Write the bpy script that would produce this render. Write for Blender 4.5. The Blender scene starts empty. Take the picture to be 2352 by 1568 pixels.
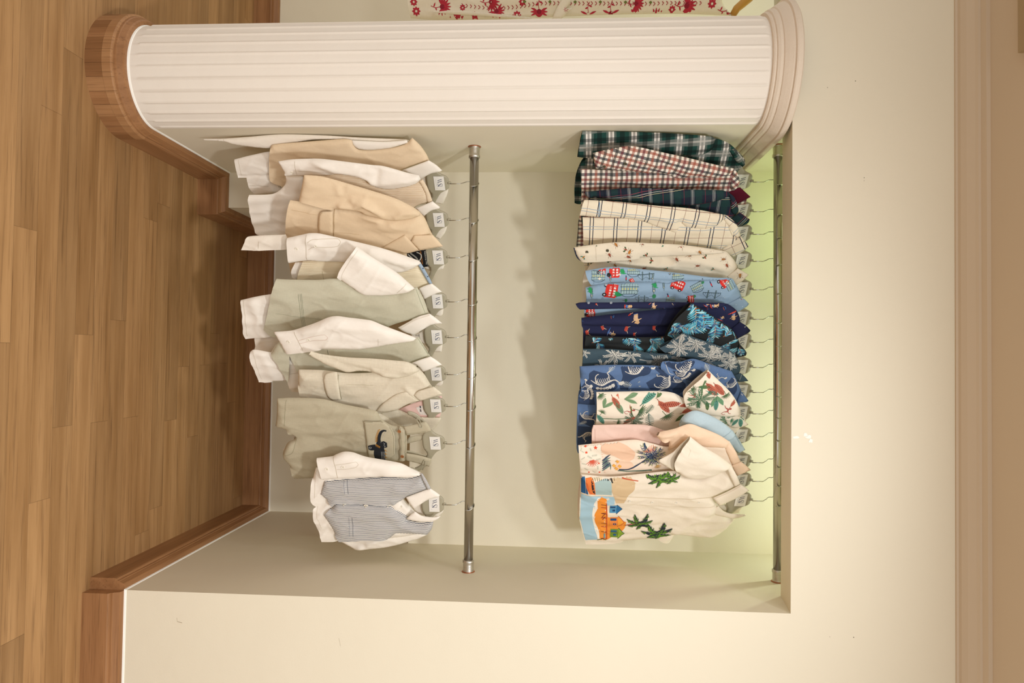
import bpy, bmesh, math, random
import numpy as np
from mathutils import Vector, Matrix
from mathutils.geometry import delaunay_2d_cdt
random.seed(7)
SC = bpy.context.scene
COL = SC.collection
# ------------------------------------------------------------------ camera
F_, YAW, PITCH, ROLL, HC = 1507.0, .024, .0572, .0125, 1.481
cy_, sy_ = math.cos(YAW), math.sin(YAW); cp_, sp_ = math.cos(PITCH), math.sin(PITCH); cr_, sr_ = math.cos(ROLL), math.sin(ROLL)
def ray(px, py):
    vv, uu = px-1176.0, py-784.0
    u = cr_*uu - sr_*vv; v = sr_*uu + cr_*vv
    x, y2, z2 = u/F_, 1.0, v/F_
    y = cp_*y2 + sp_*z2; z = -sp_*y2 + cp_*z2
    return (cy_*x - sy_*y, sy_*x + cy_*y, z)
def atY(px, py, Y): r = ray(px, py); k = Y/r[1]; return Vector((r[0]*k, Y, r[2]*k+HC))
def atX(px, py, X): r = ray(px, py); k = X/r[0]; return Vector((X, r[1]*k, r[2]*k+HC))
cam = bpy.data.cameras.new('camera'); camo = bpy.data.objects.new('camera', cam); COL.objects.link(camo)
cam.sensor_width = 36.0; cam.lens = F_/2352*36.0; cam.clip_start = .05
vd = Vector(ray(1176, 784)).normalized()
right = (Vector(ray(1276, 784))-Vector(ray(1176, 784))).normalized()      # photo +x = world up (the photo lies on its side)
up = right.cross(-(-vd)); up = (-vd).cross(right).normalized()
M = Matrix((right, up, -vd)).transposed().to_4x4(); M.translation = (0, 0, HC)
camo.matrix_world = M
SC.camera = camo
# ------------------------------------------------------------------ world, lights, exposure
SC.view_settings.view_transform = 'Standard'; SC.view_settings.look = 'None'
SC.view_settings.gamma = 1; SC.view_settings.use_curve_mapping = False
SC.view_settings.exposure = 0.0
w = bpy.data.worlds.new('world'); SC.world = w; w.use_nodes = True
w.node_tree.nodes['Background'].inputs[0].default_value = (1.0, 1.0, .98, 1); w.node_tree.nodes['Background'].inputs[1].default_value = 1.0
def area(name, loc, target, size, power, color, spread=180, sy=None):
    l = bpy.data.lights.new(name, 'AREA'); l.size = size; l.energy = power; l.color = color; l.spread = math.radians(spread)
    if sy: l.shape = 'RECTANGLE'; l.size_y = sy
    o = bpy.data.objects.new(name, l); COL.objects.link(o); o.location = loc
    o.rotation_euler = (Vector(target)-Vector(loc)).to_track_quat('-Z', 'Y').to_euler(); return o
area('ceiling_downlight', (.62, .12, 2.74), (.62, .16, 0), .24, 51, (.935, .965, 1), 180)
area('ceiling_downlight', (.20, 1.10, 2.74), (.20, 1.14, 0), .24, 9.5, (.935, .965, 1), 180)
area('ceiling_downlight', (-.2, -1.5, 2.74), (-.2, -1.3, 0), .9, 44, (.935, .965, 1), 180)
area('niche_tube_light', (.38, 2.47, 2.54), (.38, 2.66, 1.9), 1.0, 2.5, (.87, 1, .80), 180, .05)
area('niche_tube_light', (-.50, 2.47, 2.54), (-.5, 2.66, 1.9), .4, .95, (.74, 1, .52), 180, .05)
area('side_niche_tube_light', (-1.5, 2.47, 2.54), (-1.5, 2.66, 1.9), .6, 1.6, (.74, 1, .52), 180, .05)
# ------------------------------------------------------------------ materials
def lin(h):
    if not isinstance(h, str): return h
    h = h.lstrip('#'); o = []
    for i in (0, 2, 4):
        c = int(h[i:i+2], 16)/255; o.append(c/12.92 if c <= .04045 else ((c+.055)/1.055)**2.4)
    return (*o, 1)
_M = {}
class NT:
    def __init__(s, name):
        s.m = bpy.data.materials.new(name); s.m.use_nodes = True; s.t = s.m.node_tree; s.n = s.t.nodes; s.b = s.n['Principled BSDF']
        s.b.inputs['Roughness'].default_value = .85; s.b.inputs['Specular IOR Level'].default_value = .25
    def new(s, ty, **k):
        n = s.n.new(ty)
        for a, v in k.items(): setattr(n, a, v)
        return n
    def L(s, a, b): s.t.links.new(a, b)
    def math(s, op, a, b=None, c=None):
        n = s.new('ShaderNodeMath', operation=op)
        for i, v in enumerate((a, b, c)):
            if v is None: continue
            if isinstance(v, (int, float)): n.inputs[i].default_value = v
            else: s.L(v, n.inputs[i])
        return n.outputs[0]
    def mix(s, f, a, b, blend='MIX'):
        n = s.new('ShaderNodeMix', data_type='RGBA', blend_type=blend)
        for i, v in ((0, f), (6, a), (7, b)):
            if isinstance(v, (int, float)): n.inputs[i].default_value = v
            elif isinstance(v, tuple): n.inputs[i].default_value = v
            else: s.L(v, n.inputs[i])
        return n.outputs[2]
    def noise(s, vec, scale, detail=3, rough=.5, dim='3D'):
        n = s.new('ShaderNodeTexNoise'); n.inputs['Scale'].default_value = scale; n.inputs['Detail'].default_value = detail; n.inputs['Roughness'].default_value = rough
        s.L(vec, n.inputs['Vector']); return n.outputs[0]
    def mapv(s, vec, scale=(1, 1, 1), rot=(0, 0, 0), loc=(0, 0, 0)):
        n = s.new('ShaderNodeMapping'); n.inputs['Scale'].default_value = scale; n.inputs['Rotation'].default_value = rot; n.inputs['Location'].default_value = loc
        s.L(vec, n.inputs['Vector']); return n.outputs[0]
    def bump(s, h, strength, dist):
        n = s.new('ShaderNodeBump'); n.inputs['Strength'].default_value = strength; n.inputs['Distance'].default_value = dist
        s.L(h, n.inputs['Height']); s.L(n.outputs[0], s.b.inputs['Normal'])
    def color(s, c):
        if isinstance(c, tuple): s.b.inputs['Base Color'].default_value = c
        else: s.L(c, s.b.inputs['Base Color'])
def flat(c, rough=.85, metal=0, name=None):
    k = ('flat', c, rough, metal)
    if k not in _M:
        t = NT(name or 'dye_'+str(c).strip('#')); t.color(lin(c)); t.b.inputs['Roughness'].default_value = rough; t.b.inputs['Metallic'].default_value = metal; _M[k] = t.m
    return _M[k]
def cloth(name, base, bands=(), slub=.05, wrinkle=.5, weave=900):
    if name in _M: return _M[name]
    t = NT(name); uv = t.new('ShaderNodeTexCoord').outputs['UV']
    sp = t.new('ShaderNodeSeparateXYZ'); t.L(uv, sp.inputs[0]); ax = (sp.outputs[0], sp.outputs[1])
    c = lin(base)
    for (a, per, off, wd, col, st) in bands:
        fr = t.math('FRACT', t.math('ADD', t.math('DIVIDE', ax[a], per), off))
        m = t.math('COMPARE', fr, .5, wd/per/2)
        c = t.mix(t.math('MULTIPLY', m, st), c, lin(col))
    # yarn irregularity of the cloth itself
    n1 = t.noise(t.mapv(uv, (60, 700, 1)), 1.0, 2); n2 = t.noise(t.mapv(uv, (700, 60, 1)), 1.0, 2)
    k = t.math('ADD', t.math('MULTIPLY', t.math('SUBTRACT', t.math('ADD', n1, n2), 1.0), slub*2.2), 1.0)
    mm = t.new('ShaderNodeVectorMath', operation='SCALE'); 
    if isinstance(c, tuple): mm.inputs[0].default_value = c[:3]
    else: t.L(c, mm.inputs[0])
    t.L(k, mm.inputs['Scale']); t.color(mm.outputs[0])
    h = t.math('ADD', t.math('MULTIPLY', t.noise(t.mapv(uv, (1, .45, 1)), 38, 3, .55), wrinkle), t.math('MULTIPLY', t.noise(uv, weave, 1), .03))
    t.bump(h, .55, .006)
    t.b.inputs['Roughness'].default_value = .9; t.b.inputs['Specular IOR Level'].default_value = .12
    _M[name] = t.m; return t.m
def wall_mat(name, col, bump=.2, var=.02):
    t = NT(name); oc = t.new('ShaderNodeTexCoord').outputs['Object']
    n = t.noise(oc, 2.2, 4); c = lin(col)
    d = tuple(x*(1-var*2.4) for x in c[:3])+(1,)
    t.color(t.mix(n, c, d)); t.bump(t.math('ADD', t.noise(oc, 6, 3), t.math('MULTIPLY', t.noise(oc, 220, 3, .6), .10)), bump, .012)
    t.b.inputs['Roughness'].default_value = .62; return t.m
MW = wall_mat('cream_wall_paint', '#e8dec6'); MCOL = wall_mat('white_column_paint', '#efe6d8', .3)
MCEIL = wall_mat('ceiling_paint', '#cfbba0', .1); MMOULD = wall_mat('moulding_paint', '#e2d2bd', .8)
def wood(name, c1, c2, c3, axis=0, sc=1.0, plank=None, rough=.42):
    t = NT(name); oc = t.new('ShaderNodeTexCoord').outputs['Object']
    sp = t.new('ShaderNodeSeparateXYZ'); t.L(oc, sp.inputs[0]); X, Y, Z = sp.outputs
    if plank:
        row = t.math('FLOOR', t.math('DIVIDE', Y, plank)); fy = t.math('FRACT', t.math('DIVIDE', Y, plank))
        wn = t.new('ShaderNodeTexWhiteNoise', noise_dimensions='1D'); t.L(row, wn.inputs['W'])
        xo = t.math('ADD', t.math('DIVIDE', X, 1.15), t.math('MULTIPLY', wn.outputs['Value'], 7.3)); cx = t.math('FLOOR', xo); fx = t.math('FRACT', xo)
        w2 = t.new('ShaderNodeTexWhiteNoise', noise_dimensions='2D'); cb = t.new('ShaderNodeCombineXYZ'); t.L(row, cb.inputs[0]); t.L(cx, cb.inputs[1]); t.L(cb.outputs[0], w2.inputs['Vector'])
        cb2 = t.new('ShaderNodeCombineXYZ'); t.L(X, cb2.inputs[0]); t.L(Y, cb2.inputs[1]); t.L(t.math('MULTIPLY', w2.outputs['Value'], 9.0), cb2.inputs[2]); vec = cb2.outputs[0]; rnd = w2.outputs['Value']
    else: vec = oc; rnd = None
    s3 = [18*sc]*3; s3[axis] = 1.1*sc
    if plank: s3[2] = 1
    g1 = t.noise(t.mapv(vec, tuple(s3)), 1.0, 5, .6); s4 = [120*sc]*3; s4[axis] = 3.2*sc
    if plank: s4[2] = 1
    g2 = t.noise(t.mapv(vec, tuple(s4)), 1.0, 3, .7)
    cr = t.new('ShaderNodeMapRange'); t.L(g1, cr.inputs[0]); cr.inputs[1].default_value = .3; cr.inputs[2].default_value = .7
    c = t.mix(cr.outputs[0], lin(c1), lin(c2))
    f2 = t.new('ShaderNodeMapRange'); t.L(g2, f2.inputs[0]); f2.inputs[1].default_value = .54; f2.inputs[2].default_value = .75; f2.inputs[4].default_value = .6
    c = t.mix(f2.outputs[0], c, lin(c3))
    if rnd is not None:
        k = t.math('ADD', t.math('MULTIPLY', rnd, .26), .87)
        mm = t.new('ShaderNodeVectorMath', operation='SCALE'); t.L(c, mm.inputs[0]); t.L(k, mm.inputs['Scale']); c = mm.outputs[0]
        gap = t.math('MAXIMUM', t.math('COMPARE', fy, 0.0, .010), t.math('COMPARE', fx, 0.0, .0012))
        c = t.mix(t.math('MULTIPLY', gap, .45), c, lin('#3a2413'))
    t.color(c); t.bump(g2, .12, .002); t.b.inputs['Roughness'].default_value = rough; return t.m
MFLOOR = wood('oak_floor', '#b28a5d', '#8e683f', '#5a3d24', 0, 1.0, .082, .5)
MSKIRT = wood('skirting_wood', '#a67850', '#8a5f3b', '#5c3c22', 0, 1.3, None, .4)
MSKY = wood('skirting_wood_deep', '#a67850', '#8a5f3b', '#5c3c22', 1, 1.3, None, .4)
MSTAVE = [wood('stave_wood_%d' % i, a, b, '#5c3c22', 2, 1.3, None, .4) for i, (a, b) in enumerate((('#a67850', '#8a5f3b'), ('#b4875c', '#976b45'), ('#946842', '#7c5433')))]
def metal(name, col, rough):
    t = NT(name); oc = t.new('ShaderNodeTexCoord').outputs['Object']; t.color(lin(col)); t.b.inputs['Metallic'].default_value = 1
    n = t.noise(t.mapv(oc, (3, 300, 300)), 1, 2); t.L(t.math('ADD', t.math('MULTIPLY', n, .12), rough), t.b.inputs['Roughness']); return t.m
MROD = metal('steel_rod', '#c9c3b9', .16); MSOCK = metal('galvanised_socket', '#c9c4ba', .35); MHOOK = metal('chrome_hook', '#c4c2ba', .14)
MHANG = flat('#aaa28a', .38, 0, 'hanger_plastic'); MTAG = flat('#efeae0', .6, 0, 'tag_paper'); MINK = flat('#2c3b5c', .6, 0, 'tag_ink'); MINK2 = flat('#9aa0aa', .6, 0, 'tag_fine_print')
# ------------------------------------------------------------------ basic builders
def finish(name, me, mats, parent=None, smooth=True, kind=None):
    for m in (mats if isinstance(mats, (list, tuple)) else [mats]): me.materials.append(m)
    if smooth: me.shade_smooth()
    o = bpy.data.objects.new(name, me); COL.objects.link(o)
    if parent: o.parent = parent
    if kind: o['kind'] = kind
    return o
def mesh_obj(name, V, Fc, mats, parent=None, smooth=True, kind=None, mi=None, uv=None):
    me = bpy.data.meshes.new(name); me.from_pydata([tuple(v) for v in V], [], Fc)
    if mi is not None: me.polygons.foreach_set('material_index', mi)
    if uv is not None:
        l = me.uv_layers.new(name='UVMap'); idx = np.zeros(len(me.loops), dtype=np.int32); me.loops.foreach_get('vertex_index', idx)
        l.data.foreach_set('uv', np.asarray(uv)[idx].ravel())
    me.update(); return finish(name, me, mats, parent, smooth, kind)
def box(V, Fc, x0, x1, y0, y1, z0, z1):
    b = len(V); V += [(x, y, z) for z in (z0, z1) for x, y in ((x0, y0), (x1, y0), (x1, y1), (x0, y1))]
    Fc += [[b+i for i in q] for q in ((0, 3, 2, 1), (4, 5, 6, 7), (0, 1, 5, 4), (1, 2, 6, 5), (2, 3, 7, 6), (3, 0, 4, 7))]
def tube(V, Fc, pts, r, n=10, cap=True):
    pts = [Vector(p) for p in pts]; b = len(V); prev = None; K = len(pts)
    for i, p in enumerate(pts):
        d = (pts[min(i+1, K-1)]-pts[max(i-1, 0)]).normalized()
        if prev is None: a = d.orthogonal().normalized()
        else: a = (prev - d*prev.dot(d)).normalized()
        prev = a; c = d.cross(a); rr = r[i] if isinstance(r, (list, tuple)) else r
        for k in range(n):
            t = 2*math.pi*k/n; V.append(tuple(p+(a*math.cos(t)+c*math.sin(t))*rr))
    for i in range(K-1):
        for k in range(n): Fc.append([b+i*n+k, b+i*n+(k+1) % n, b+(i+1)*n+(k+1) % n, b+(i+1)*n+k])
    if cap: Fc.append([b+k for k in range(n)][::-1]); Fc.append([b+(K-1)*n+k for k in range(n)])
def sweep(V, Fc, path, prof, closed=False):
    """path: list of (x,y) ; prof: list of (out,z); out = to the left of travel"""
    b = len(V); n = len(prof); P = [Vector(p) for p in path]
    for i, p in enumerate(P):
        d0 = (P[i]-P[i-1]).normalized() if i else (P[1]-P[0]).normalized()
        d1 = (P[i+1]-P[i]).normalized() if i < len(P)-1 else d0
        n0 = Vector((-d0.y, d0.x)); n1 = Vector((-d1.y, d1.x)); m = (n0+n1); m = m/(m.dot(n0)) if m.length > 1e-6 else n0
        for o, z in prof: V.append((p.x+m.x*o, p.y+m.y*o, z))
    for i in range(len(P)-1):
        for k in range(n-1): Fc.append([b+i*n+k, b+(i+1)*n+k, b+(i+1)*n+k+1, b+i*n+k+1])
    Fc.append([b+k for k in range(n)]); Fc.append([b+(len(P)-1)*n+k for k in range(n)][::-1])
def empty(name, loc, rz=0, label=None, cat=None, group=None):
    o = bpy.data.objects.new(name, None); COL.objects.link(o); o.location = loc; o.rotation_euler = (0, 0, rz); o.empty_display_size = .05
    tag(o, label, cat, group); return o
def tag(o, label=None, cat=None, group=None):
    if label: o['label'] = label
    if cat: o['category'] = cat
    if group: o['group'] = group
    return o
# ------------------------------------------------------------------ the setting
D, XL, XR, XJ, B1, B2, HS, ZL, ZC = 2.07, -.765, .7708, -.6163, 2.692, 3.164, .117, 2.2268, 2.765
CA, CB, CYC = .17, .145, 2.155; XCC = XL-CA
V, Fc = [], []; box(V, Fc, -3.2, 3.0, -2.6, 3.3, -.08, 0); mesh_obj('floor', V, Fc, MFLOOR, smooth=False, kind='structure')
V, Fc = [], []; box(V, Fc, -3.2, 3.0, -2.6, 2.3, ZC, ZC+.08); mesh_obj('ceiling', V, Fc, MCEIL, smooth=False, kind='structure')
V, Fc = [], []; box(V, Fc, XL-.4, XR+.1, D+.15, B1+.2, 2.62, 2.70); mesh_obj('ceiling_niche', V, Fc, MW, smooth=False, kind='structure')
# front wall: right pier + header with a soffit rising a little inwards
V, Fc = [], []
box(V, Fc, XR, 3.0, D, 3.3, 0, ZC)
b = len(V); x0, x1 = -3.2, XR; zs = [(D, ZL), (D, ZC), (D+.15, ZC), (D+.15, ZL+.022)]
V += [(x0, y, z) for y, z in zs]+[(x1, y, z) for y, z in zs]
Fc += [[b, b+4, b+5, b+1], [b+1, b+5, b+6, b+2], [b+2, b+6, b+7, b+3], [b+3, b+7, b+4, b], [b, b+1, b+2, b+3], [b+7, b+6, b+5, b+4]]
mi = [0]*len(Fc); rr = random.Random(3)
def wallspot(px, py, w_, h_, mat, n=9):
    c = atY(px, py, D-.0006); bb = len(V)
    for k in range(n):
        t = 2*math.pi*k/n; q = rr.uniform(.45, 1.0); V.append((c.x+w_*q*math.cos(t), D-.0006, c.z+h_*q*math.sin(t)))
    Fc.append([bb+k for k in range(n)]); mi.append(mat)
for q in ((1857, 1003, .009, .012, 1), (1862, 1012, .008, .008, 1), (1850, 998, .007, .010, 1), (1828, 1004, .005, .012, 1), (1965, 186, .0022, .0015, 2), (1901, 201, .0014, .001, 2), (1985, 408, .0018, .0012, 2), (1985, 415, .0012, .001, 2), (1961, 1463, .002, .0015, 2), (1906, 1462, .0012, .001, 2)): wallspot(*q)
def scratch(pts, w_):
    bb = len(V); P = [atY(a, c, D-.0006) for a, c in pts]
    for p in P: V.append((p.x-w_, D-.0006, p.z)); V.append((p.x+w_, D-.0006, p.z+w_))
    for k in range(len(P)-1): Fc.append([bb+2*k, bb+2*k+1, bb+2*k+3, bb+2*k+2]); mi.append(3)
scratch(((778, 1465), (780, 1475), (782, 1484)), .0008); scratch(((406, 1418), (407, 1427), (418, 1430)), .0007)
mesh_obj('wall_front', V, Fc, [MW, flat('#f6f0e4', .7, 0, 'chipped_paint'), flat('#3a3128', .8, 0, 'wall_speck'), flat('#a08c6c', .8, 0, 'wall_scratch')], smooth=False, kind='structure', mi=mi)
zb = atY(941, 1035, B1).z
V, Fc = [], []
box(V, Fc, XL-.05, XR+.05, B1, B2+.05, zb, 2.66)            # upper back wall over the low recess
box(V, Fc, XL-.05, XJ, B1, B2+.05, 0, zb)                   # left jamb of the recess
box(V, Fc, XL-.05, XR+.05, B2, B2+.1, 0, zb+.01)
mesh_obj('wall_back', V, Fc, MW, smooth=False, kind='structure')
V, Fc = [], []; box(V, Fc, -3.2, XL-2*CA+.01, B2, B2+.1, 0, 2.7); mesh_obj('wall_back_side_niche', V, Fc, MW, smooth=False, kind='structure')
# partition with half-round reeded end
V, Fc = [], []
NS = 360; ribs = [math.pi*(i+.5)/14 for i in range(14)]
def ell(th, r=0): return (XCC+(CA+r)*math.cos(th), CYC-(CB+r)*math.sin(th))
zs = [0, .14, .150, .156, 2.128, 2.136, 2.142, 2.20]
for z in zs:
    a = 1.0 if .155 < z < 2.13 else (.5 if .149 < z < 2.14 else 0)
    for i in range(NS+1):
        th = math.pi*i/NS
        dd = min(ribs, key=lambda q: abs(q-th)); d_ = (th-dd)/(math.pi/14)
        r = .0042*math.exp(-(d_/.10)**2)
        wob = .0006*math.sin(z*23+dd*9)+.0005*math.sin(z*61+dd*31)
        x, y = ell(th, a*(r+wob*math.exp(-(d_/.2)**2))); V.append((x, y, z))
for j in range(len(zs)-1):
    for i in range(NS): k = j*(NS+1)+i; Fc.append([k, k+1, k+NS+2, k+NS+1])
W = NS+1
zz = list(np.linspace(.156, 2.128, 40))
mesh_obj('wall_column', V, Fc, MCOL, kind='structure')
V, Fc = [], []
box(V, Fc, XL-2*CA, XL, CYC, B2+.05, 0, 2.62)
mesh_obj('wall_left', V, Fc, MW, smooth=False, kind='structure')
def contour(n=40, yb=B2):
    return [(XL, yb)]+[ell(math.pi*i/n) for i in range(n+1)]+[(XL-2*CA, yb)]
# plaster moulding under the header, round the column and along the niche side
V, Fc = [], []
prof = [(-.01, 2.146), (.010, 2.146), (.013, 2.150), (.013, 2.155), (.018, 2.157), (.022, 2.164), (.023, 2.172), (.027, 2.174), (.034, 2.184), (.041, 2.196), (.042, 2.200), (.049, 2.202), (.051, 2.206), (.051, 2.219), (.045, 2.224), (-.01, 2.224)]
sweep(V, Fc, contour(yb=B1), prof); mesh_obj('trim_1', V, Fc, MMOULD, kind='structure', smooth=False)
# crown moulding at the ceiling
V, Fc = [], []
cz = 2.712
prof = [(-.01, cz), (.006, cz), (.008, cz+.006), (.018, cz+.008), (.034, cz+.016), (.052, cz+.030), (.060, cz+.034), (.062, cz+.040), (.082, cz+.043), (.085, ZC), (-.01, ZC)]
sweep(V, Fc, [(3.0, D), (-3.2, D)], prof); mesh_obj('trim_2', V, Fc, MCEIL, kind='structure', smooth=False)
# wooden skirting
SP = [(-.002, 0), (.037, 0), (.037, .084), (.035, .088), (.029, .090), (.029, .096), (.026, .098), (.020, HS-.003), (.015, HS), (-.002, HS)]
V, Fc = [], []; sweep(V, Fc, [(XL, B1), (XL, CYC)], SP)
bl = mesh_obj('baseboard_left', V, Fc, MSKY, kind='structure', smooth=False)
V, Fc, mi = [], [], []
seg = 15; n0 = len(SP)
def estave(a0, a1, prof):
    b = len(V); n = len(prof)
    for k in range(4):
        th = a0+(a1-a0)*k/3
        for o, z in prof: x, y = ell(th, o); V.append((x, y, z))
    for k in range(3):
        for j in range(n-1): Fc.append([b+k*n+j, b+(k+1)*n+j, b+(k+1)*n+j+1, b+k*n+j+1])
    Fc.append([b+j for j in range(n)]); Fc.append([b+3*n+j for j in range(n)][::-1])
for i in range(seg):
    a0, a1 = math.pi*i/seg, math.pi*(i+1)/seg; f0 = len(Fc); g = .0016
    estave(a0+g, a1-g, [(0, 0), (.037, 0), (.037, .0555), (0, .0555)]); mi += [rr.choice((0, 1, 2))]*(len(Fc)-f0); f0 = len(Fc)
    estave(a0+g, a1-g, [(0, .056), (.0372, .056), (.037, .084), (.035, .088), (.029, .090), (0, .090)]); mi += [rr.choice((0, 1, 1))]*(len(Fc)-f0)
f0 = len(Fc); sweep(V, Fc, [ell(math.pi*i/60) for i in range(61)], [(-.002, .090), (.030, .090), (.029, .096), (.026, .098), (.020, HS-.003), (.015, HS), (-.002, HS)]); mi += [0]*(len(Fc)-f0)
f0 = len(Fc); sweep(V, Fc, [(XL-2*CA, CYC), (XL-2*CA, B2)], SP); mi += [2]*(len(Fc)-f0)
mesh_obj('baseboard_column', V, Fc, MSTAVE, kind='structure', smooth=False, mi=mi)
V, Fc = [], []; sweep(V, Fc, [(XR-.001, B2), (XJ, B2), (XJ, B1), (XL+.001, B1)], [(o, z*.994) for o, z in SP]); mesh_obj('baseboard_back', V, Fc, MSKIRT, kind='structure', smooth=False)
V, Fc = [], []; sweep(V, Fc, [(3.0, D), (XR, D)], SP); mesh_obj('baseboard_front', V, Fc, MSKIRT, kind='structure', smooth=False)
V, Fc = [], []; sweep(V, Fc, [(XR, D), (XR, B2)], SP); mesh_obj('baseboard_right', V, Fc, MSKY, kind='structure', smooth=False)
V, Fc = [], []; sweep(V, Fc, [(XL-2*CA, B2), (-3.2, B2)], SP); mesh_obj('baseboard_side_niche', V, Fc, MSKIRT, kind='structure', smooth=False)
# bead of white filler over the skirting
MFILL = flat('#f4efe4', .7, 0, 'wall_filler')
V, Fc = [], []
for pth in ([(XL, B1)]+[ell(math.pi*i/60) for i in range(61)], [(3.0, D), (XR, D), (XR, B2), (XJ, B2)]): sweep(V, Fc, pth, [(-.001, HS-.002), (.0035, HS), (.002, HS+.005), (-.001, HS+.007)])
mesh_obj('trim_3', V, Fc, MFILL, kind='structure', smooth=False)
V, Fc = [], []; a, c = atY(2340, -60, 1.0), None
def atZ(px, py, Z): r = ray(px, py); k = (Z-HC)/r[2]; return Vector((r[0]*k, r[1]*k, Z))
q = atZ(2338, 122, ZC-.02); box(V, Fc, q.x-1.0, q.x, q.y-.25, q.y, ZC-.02, ZC+.01)
bm_ = [0]*6
for k in range(7): box(V, Fc, q.x-.96, q.x-.04, q.y-.23+k*.03, q.y-.222+k*.03, ZC-.024, ZC-.02)
tag(mesh_obj('ceiling_vent', V, Fc, flat('#a8906c', .7, 0, 'vent_paint'), smooth=False), 'tan slatted vent panel on the ceiling in the corner of the frame', 'vent')
# ------------------------------------------------------------------ rods
def rod(name, A, B, label, s0=True, s1=True):
    A, B = Vector(A), Vector(B); d = (B-A).normalized(); c = (A+B)/2; root = empty(name, c, 0, label, 'rod')
    V, Fc = [], []; tube(V, Fc, [A-c+d*.003, B-c-d*.003], .0165, 40); mesh_obj('tube', V, Fc, MROD, root)
    for f, P, s in ((s0, A, 1), (s1, B, -1)):
        if not f: continue
        V, Fc = [], []; Q = P-c
        ds = [.001, .005, .006]; rs = [.0195, .0195, .0185]
        x = .006
        while x < .030: ds += [x, x+.0015, x+.003]; rs += [.0182, .0190, .0182]; x += .004
        ds += [.033, .042, .043]; rs += [.0205, .0205, .0165]
        tube(V, Fc, [Q+d*s*t for t in ds], rs, 36); o = mesh_obj('threaded_socket', V, Fc, MSOCK, root)
        V, Fc = [], []; tube(V, Fc, [Q+d*s*.0005, Q+d*s*.003], [.024, .022], 36); mesh_obj('flange', V, Fc, flat('#b77b5c', .35, .8, 'copper_flange'), o)
    return root
YR = 2.3624
A1, B1_ = atX(1090.5, 336, XL), atX(1075.5, 1313, XR); A1.y = B1_.y = YR
A1 = Vector((XL, YR, atY(1090, 336, YR).z)); B1_ = Vector((XR, YR, atY(1075.5, 1313, YR).z))
A2 = Vector((XL, YR, atY(1788, 331, YR).z)); B2_ = Vector((XR, YR, atY(1787, 1331, YR).z))
rod('clothes_rod', A1, B1_, 'lower steel clothes rod with threaded end sockets, spanning the niche at half height')
rod('clothes_rod', A2, B2_, 'upper steel clothes rod just under the header of the niche')
rod('clothes_rod', (-3.1, YR, A2.z), (XL-2*CA, YR, A2.z), 'steel rod in the neighbouring niche beyond the reeded column', False, True)
def rodz(row, x):
    a, b = ((A1, B1_), (A2, B2_))[row]; return a.z+(b.z-a.z)*(x-a.x)/(b.x-a.x)
# ------------------------------------------------------------------ 2-D helpers (metres, garment plane)
def smooth_poly(P, step=.006, corner=48, closed=True):
    P = np.array(P, float); n = len(P); out = []; own = []
    rng = range(n) if closed else range(n-1)
    def cor(i):
        if not closed and i in (0, n-1): return True
        a = P[i]-P[i-1]; b = P[(i+1) % n]-P[i]; ang = math.degrees(math.acos(max(-1, min(1, a.dot(b)/(np.linalg.norm(a)*np.linalg.norm(b)+1e-12))))); return ang > corner
    C = [cor(i) for i in range(n)]
    for i in rng:
        p1, p2 = P[i], P[(i+1) % n]; L = np.linalg.norm(p2-p1)
        t1 = (p2-p1) if C[i] else (p2-P[i-1])/2*min(1, L/ (np.linalg.norm(p1-P[i-1])+1e-9))**.5
        t2 = (p2-p1) if C[(i+1) % n] else (P[(i+2) % n]-p1)/2*min(1, L/(np.linalg.norm(P[(i+2) % n]-p2)+1e-9))**.5
        k = max(1, int(round(L/step)))
        for j in range(k):
            t = j/k; h = (2*t**3-3*t**2+1, t**3-2*t**2+t, -2*t**3+3*t**2, t**3-t**2)
            out.append(h[0]*p1+h[1]*t1+h[2]*p2+h[3]*t2); own.append(i)
    if not closed: out.append(P[-1]); own.append(n-2)
    return np.array(out), np.array(own)
def inside(P, Q):
    x, y = Q[:, 0], Q[:, 1]; r = np.zeros(len(Q), bool); A = P; B = np.roll(P, -1, 0)
    for (ax, ay), (bx, by) in zip(A, B):
        if ay == by: continue
        c = ((ay > y) != (by > y)) & (x < (bx-ax)*(y-ay)/(by-ay)+ax); r ^= c
    return r
def dist(A, B, Q):
    out = np.full(len(Q), 9.0)
    for a, b in zip(A, B):
        d = b-a; L = d@d+1e-15; t = np.clip(((Q-a)@d)/L, 0, 1); e = Q-a-t[:, None]*d; out = np.minimum(out, np.hypot(e[:, 0], e[:, 1]))
    return out
def fill2d(P, step, interior=True):
    pts = [Vector((float(a), float(b))) for a, b in P]; n = len(pts)
    if interior:
        lo, hi = P.min(0), P.max(0); g = []
        ys = np.arange(lo[1], hi[1], step*.866)
        for k, yy in enumerate(ys):
            for xx in np.arange(lo[0]+(k % 2)*step/2, hi[0], step): g.append((xx, yy))
        if g:
            g = np.array(g); g = g[inside(P, g)]
            if len(g): g = g[dist(P, np.roll(P, -1, 0), g) > step*.45]
            pts += [Vector((float(a), float(b))) for a, b in g]
    r = delaunay_2d_cdt(pts, [(i, (i+1) % n) for i in range(n)], [list(range(n))], 1, 1e-6)
    return np.array([(v.x, v.y) for v in r[0]]), [list(f) for f in r[2]]
CR = {'A': (460, 300, 3.5636), 'B': (460, 600, 3.5636), 'C': (560, 880, 3.92), 'D': (1280, 290, 3.92), 'E': (1280, 600, 3.92), 'F': (1280, 880, 3.92), 'P': (0, 0, 1.0)}
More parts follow.
